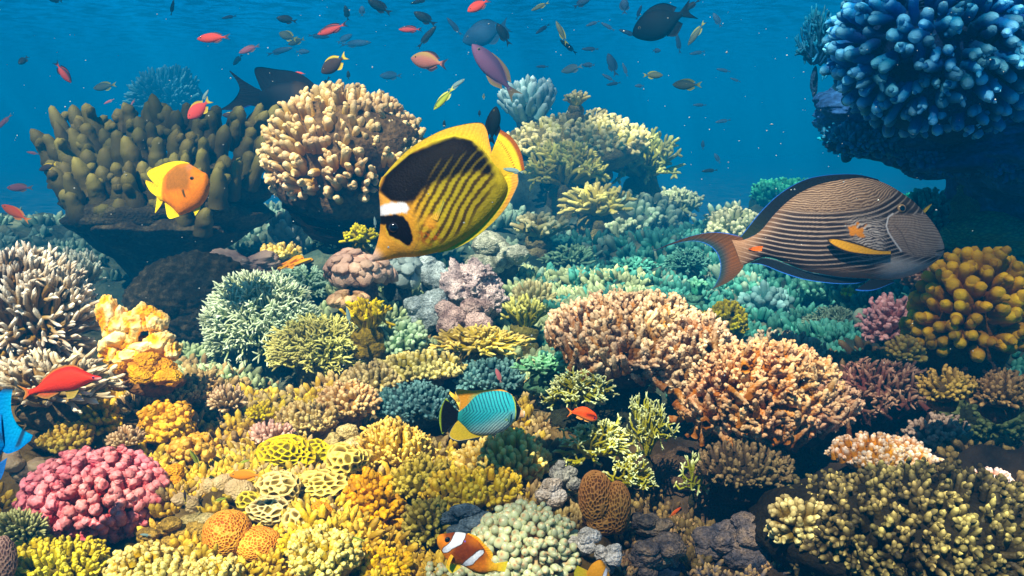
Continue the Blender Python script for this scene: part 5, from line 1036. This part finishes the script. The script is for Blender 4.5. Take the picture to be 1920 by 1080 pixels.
# ---- small fish: a template per kind, copied with its parts
def template(kind, cols):
    """unit length fish heading right, centre at origin; cols=(body, back, fin)"""
    f=Fish(kind[0],'',None,Vector((0,0,0)),(0,0),.01,rot=(0,0,0)); hh=kind[1]; b,bk,fi=cols
    X=[-30,-22,-8,8,24,36,45,50]; T_=[.16,.30,.72,1,.95,.70,.38,.08]; 
    top=[(x,-hh*t) for x,t in zip(X,T_)]; bot=[(x,hh*t*.95) for x,t in zip(X,T_)]
    f.body(top,bot,[max(1,hh*.42*t) for t in T_],lambda X,Y,u,v:mixc(mixc(bk,b,ss(.15,.45,v)),bk,ss(.8,1,v)*.3),26,20,1.0)
    dcol=lambda X,Y,u,v:mixc(b,fi,ss(0,.5,v))
    f.fin('dorsal_fin',[(-20,-hh*.32),(-8,-hh*.68),(8,-hh*.95),(22,-hh*.9)],[(-27,-hh*.55),(-12,-hh*1.12),(6,-hh*1.22),(24,-hh*1.0)],dcol,12,5,.8)
    f.fin('anal_fin',[(-20,hh*.30),(-10,hh*.6),(2,hh*.85)],[(-26,hh*.6),(-10,hh*1.15),(4,hh*.95)],dcol,10,5,.8)
    f.fin('tail_fin',[(-29,-hh*.2),(-31,0),(-29,hh*.2)],[(-50,-hh*.72),(-41,0),(-50,hh*.72)],dcol,14,6,.8)
    f.eye(38,-hh*.18,2.3,hh*.28,iris=(.3,.25,.1)); return f.root
KIND={'slim':('wrasse',10),'oval':('damselfish',17),'long':('anthias',14),'deep':('butterflyfish',23),'round':('damselfish',26)}
PAL={'dark':((.006,.016,.022),(.004,.010,.016),(.004,.010,.016)),'blue':((.02,.07,.14),(.015,.05,.11),(.015,.05,.10)),'red':((.85,.10,.06),(.70,.07,.05),(.10,.08,.10)),
 'reddk':((.55,.08,.07),(.04,.03,.05),(.02,.02,.04)),'pink':((.60,.18,.20),(.45,.16,.18),(.30,.20,.15)),'orange':((.92,.32,.02),(.85,.26,.02),(.95,.5,.04)),'olive':((.10,.14,.09),(.05,.09,.07),(.30,.34,.05)),
 'yelltail':((.05,.035,.03),(.04,.03,.03),(.70,.55,.04)),'green':((.40,.50,.04),(.08,.14,.03),(.6,.65,.15)),'mauve':((.22,.10,.20),(.12,.07,.16),(.35,.25,.10)),'redyel':((.75,.08,.07),(.65,.08,.07),(.70,.55,.05)),
 'pale':((.22,.36,.36),(.14,.26,.28),(.2,.32,.32)),'redor':((.90,.14,.02),(.85,.10,.02),(.9,.3,.05)),'tan':((.55,.20,.15),(.45,.30,.10),(.03,.03,.05))}
TPL={}
def small(kind,pal,px,py,length,ang,d,label,group='small fish in the open water',yaw=0):
    key=(kind,pal)
    if key not in TPL: r=template(KIND[kind],PAL[pal]); TPL[key]=r; new=r
    else:
        src=TPL[key]; new=src.copy(); C.objects.link(new)
        for ch in src.children: q=ch.copy(); C.objects.link(q); q.parent=new
    length*=1.12 if py<340 and px>0 else 1
    new.location=at(px,py,d); sc=length*d/F; new.scale=(sc,sc,sc)
    a=R(ang); flip = math.cos(a)<0
    M=Matrix.Rotation(-PITCH,4,'X')@Matrix.Rotation(-a,4,'Y')
    if flip: M=M@Matrix.Rotation(math.pi,4,'X')
    M=M@Matrix.Rotation(R(yaw),4,'Z')
    new.rotation_euler=M.to_euler(); tag(new,label,'fish',group)
FISH=[
('long','red',401,71,56,184,2.9,'bright orange-red fish heading left near the top, left of centre',0),
('oval','reddk',118,135,42,-55,3.2,'reddish fish with dark edges alone in the blue at upper left',10),
('round','dark',44,113,22,240,4.2,'dim dark little fish, leftmost of all in the open water',30),
('oval','olive',197,162,40,190,5.5,'faint greenish fish left of the far blue-grey dome coral',0),
('deep','redyel',374,204,50,225,2.8,'red fish with yellow fins nosing down over the olive finger coral',10),
('slim','pale',384,180,24,60,3.4,'small greenish fish right above the red fish with yellow fins',0),
('long','pink',468,92,38,200,5.2,'faint pinkish fish above the tail of the black surgeonfish',0),
('oval','dark',446,112,24,230,6.0,'dim shadowy fish below the faint pinkish fish',0),
('long','reddk',624,54,54,200,3.0,'red fish with black tail and belly edge, left of top centre',0),
('oval','dark',538,37,36,170,4.0,'dark fish just left of the red fish with black tail',0),
('slim','dark',323,15,28,80,4.2,'dark fish standing upright at the top left',0),
('slim','blue',430,32,26,190,4.8,'small dim fish between the upright fish and the dark fish at the top',0),
('oval','dark',104,0,26,170,4.4,'dark fish cut by the top edge at far left',0),
('deep','olive',540,68,32,160,5.0,'dusky fish with yellowish hind edge under the dark fish at the top',0),
('oval','olive',556,78,30,200,5.4,'second dusky yellow-edged fish, overlapping the first from below',0),
('slim','blue',524,96,46,15,6.5,'faint slender fish above the dorsal fin of the black surgeonfish',0),
('slim','blue',597,68,38,-5,7.0,'very faint slender fish just below the red fish with black tail',0),
('slim','blue',666,82,54,5,6.8,'faint long slender fish right of and below the red fish with black tail',0),
('oval','blue',646,73,30,30,7.2,'very faint oval fish between two slender ones',0),
('oval','blue',567,97,24,0,7.2,'very faint oval fish right of the black surgeonfish back',0),
('deep','yelltail',627,120,52,215,3.0,'dark brown fish with yellow tail above the beige dome coral',0),
('oval','dark',650,25,26,100,4.6,'small dark fish above the red fish with black tail',20),
('round','blue',679,21,18,90,5.0,'tiny round blue fish at the top, left of the speckled dark fish',0),
('oval','dark',712,13,46,150,3.6,'speckled dark fish heading up left at the top centre',0),
('long','reddk',770,55,40,180,3.4,'dark fish with rose-red head near the top centre',0),
('oval','dark',797,35,44,150,3.7,'dark fish above the rose-headed dark fish, heading left',0),
('slim','dark',800,70,50,50,3.9,'dark slanting fish crossing behind the rose-headed fish',0),
('slim','dark',788,2,34,195,4.0,'dark slim fish cut by the top edge near the centre',0),
('deep','tan',805,115,62,170,2.8,'pink and yellowish deep-bodied fish with dark fins right of top centre',0),
('oval','red',898,10,48,215,2.9,'salmon-red fish cut by the top edge',20),
('slim','blue',852,50,40,130,5.6,'faint blue slanting fish between the pink deep-bodied fish and the salmon-red one',0),
('oval','dark',944,65,44,120,4.2,'dark fish heading up left beneath the salmon-red fish',0),
('deep','blue',912,62,84,200,7.6,'large very faint fish, a ghostly shape behind the dark one',0),
('slim','olive',1013,12,34,205,4.0,'dark fish with pale belly right of the salmon-red fish near the top edge',0),
('oval','blue',1091,5,34,30,5.0,'blue-grey fish cut by the top edge, left of the big black fish',0),
('slim','blue',1018,54,30,215,5.0,'slim blue-grey fish under the dark fish near the top edge',0),
('slim','olive',1053,62,44,115,4.0,'olive fish with pale head pointing up, left of the big black fish',0),
('slim','dark',1066,88,38,140,5.0,'dim fish crossing below the olive fish with pale head',0),
('slim','blue',1112,44,26,200,5.2,'small slim fish left of the big black fish, heading left',0),
('slim','blue',1140,50,28,150,5.2,'small slim fish right next to the big black fish, nosing up left',0),
('round','blue',1171,12,28,90,4.6,'upright dark blue fish left above the big black fish',0),
('slim','blue',1198,24,28,70,4.8,'upright slim fish touching the back of the big black fish',0),
('slim','blue',1178,62,34,160,4.8,'slim fish emerging under the snout of the big black fish',0),
('deep','dark',1244,41,112,203,3.2,'big black deep-bodied fish at the top right of centre',0),
('slim','dark',1294,12,44,215,3.6,'dark fish cut by the top edge behind the tail of the big black fish',0),
('slim','olive',1306,62,50,235,4.4,'slanting dim fish below the tail of the big black fish',0),
('slim','blue',1272,82,36,100,5.0,'thin dim fish hanging under the belly of the big black fish',0),
('oval','blue',1345,38,28,120,5.4,'dim fish alone right of the big black fish',0),
('slim','blue',1107,92,30,180,5.4,'slim horizontal fish in the blue above the crest of the hazy mound',0),
('oval','blue',1148,122,42,110,5.0,'dim fish pointing up, left of the short dark fish',0),
('slim','blue',1172,131,26,110,5.4,'narrow dim fish close beside the one pointing up',0),
('slim','blue',1141,146,26,150,5.4,'small slim fish over the left of the yellow-tipped coral crest, upper of two',0),
('slim','blue',1151,157,26,190,5.2,'small slim fish over the coral crest, lower of two',0),
('oval','olive',1224,141,34,0,3.8,'short dark green fish heading right above the hazy mound',0),
('oval','olive',1289,159,50,180,3.6,'dark green fish heading left, right of the hazy mound crest',0),
('round','blue',1231,95,14,0,5.6,'tiny dot of a fish under the big black fish',0),
('slim','blue',1308,99,28,190,6.0,'faint slim fish between the big black fish and the dark green one',0),
('slim','blue',1357,132,26,170,5.8,'dim slim fish right of the dark green fish, upper of two',0),
('slim','blue',1379,150,20,160,5.8,'dim slim fish right of the dark green fish, lower of two',0),
('oval','blue',1104,122,22,180,5.6,'small oval fish over the yellow-tipped staghorn tuft',0),
('oval','pale',1073,129,38,195,5.0,'pale ringed fish above the yellow-tipped staghorn tuft',0),
('slim','blue',1017,125,22,180,5.8,'little dim fish above the pale blue tuft coral',0),
('oval','blue',1199,161,16,180,5.6,'tiny dim fish over the right crest of the hazy mound',0),
('slim','blue',1356,227,28,190,6.0,'dim fish beside the thin blue branches, right of the hazy mound',0),
('slim','blue',1312,197,24,180,6.2,'very dim fish right of the hazy mound slope',0),
('slim','dark',1331,320,28,185,4.8,'dark slim fish just above the surgeonfish tail coral',0),
('oval','blue',1318,272,16,90,5.6,'tiny dim fish in the blue right of the hazy mound',0),
('oval','blue',1345,297,20,120,5.8,'faint slanting fish above the dark slim fish',0),
('oval','blue',733,142,38,180,6.4,'faint dark fish above the beige dome coral on its right',0),
('slim','green',833,184,58,232,2.6,'yellow-green striped wrasse nosing down above the butterflyfish',20),
('slim','pale',856,159,34,35,2.7,'small pale green fish at the tail of the striped wrasse',0),
('oval','dark',833,233,14,90,3.6,'tiny dark green fish left above the butterflyfish back',0),
('oval','dark',899,213,12,90,3.8,'tiny dark green fish left of the slate fin behind the butterflyfish',0),
('oval','olive',907,181,10,90,4.2,'tiny greenish fish under the mauve fish',0),
('long','mauve',928,134,118,130,3.6,'large mauve fish with yellowish belly slanting down behind the pale blue tuft',0),
('oval','dark',925,236,66,82,2.0,'slate-blue fish pointing upward behind the butterflyfish tail',0),
('slim','pale',963,320,36,170,1.15,'little silvery wrasse in front of the butterflyfish tail',0),
('long','pink',38,352,50,180,3.6,'faded pinkish-red fish heading left at the left edge',0),
('long','redor',30,400,62,150,3.0,'faded orange-red fish with forked tail at the left edge',0),
('oval','yelltail',90,313,32,200,3.0,'small dark fish with yellow edge at the left rim of the olive finger coral',0),
('slim','pink',62,287,22,170,4.8,'tiny faint pink fish at the far left over the reef',0),
('slim','pink',8,228,38,225,4.6,'faint brownish fish slanting at the left edge of the frame',0),
('oval','yelltail',431,216,26,180,3.8,'dark fish with pale tail under the tail of the black surgeonfish',0),
('oval','blue',408,234,14,180,5.0,'tiny dim fish just above the olive finger coral',0),
('slim','pink',205,190,20,205,6.0,'tiny faint red fish beside the far blue-grey dome coral, left of two',0),
('slim','pink',249,192,16,240,6.0,'tiny faint red fish beside the far blue-grey dome coral, right of two',0),
('slim','red',563,137,18,170,4.0,'tiny red fish above the back of the black surgeonfish',0),
('slim','dark',608,158,34,235,3.6,'slim dark fish with yellow-green tail diving behind the beige dome coral',0),
('oval','dark',653,141,16,95,4.2,'tiny dark fish over the top of the beige dome coral',0),
('long','orange',463,891,66,180,1.30,'small orange fish with a black spot over the yellow net corals',0),
('slim','redor',1265,961,30,40,1.35,'tiny red fish in the dark hollow right of the honeycomb coral',0),
('slim','green',366,860,42,112,1.38,'thin green-yellow striped wrasse diving beside the tan cauliflower coral',25),
('slim','green',412,937,28,15,1.30,'thin green-yellow striped wrasse between the velvety corals',0),
('slim','green',457,866,24,20,1.40,'thin greenish fish right above the small orange fish',0),
('slim','yelltail',347,932,28,95,1.32,'tiny black and yellow fish diving below the honeycomb corals',0),
('slim','green',670,1011,32,170,1.20,'thin yellow-green fish over the gold cauliflower coral',0),
('slim','pale',273,1003,22,175,1.30,'tiny white fish in the dark gap under the pink coral',0),
('slim','pale',653,592,34,100,2.0,'slim grey-green fish hanging by the golden fire coral',0),
('slim','pale',703,417,22,95,2.0,'tiny green glinting fish left of the butterflyfish face',0),
('long','pink',935,705,30,110,1.85,'blurred orange fish above the chevron-lined butterflyfish',0),
]
for kind,pal,px,py,ln,an,d,label,yaw in FISH:
    g='small fish in the open water' if py<350 else 'small fish close over the corals'
    small(kind,pal,px,py,ln,an,d,label,g,yaw)
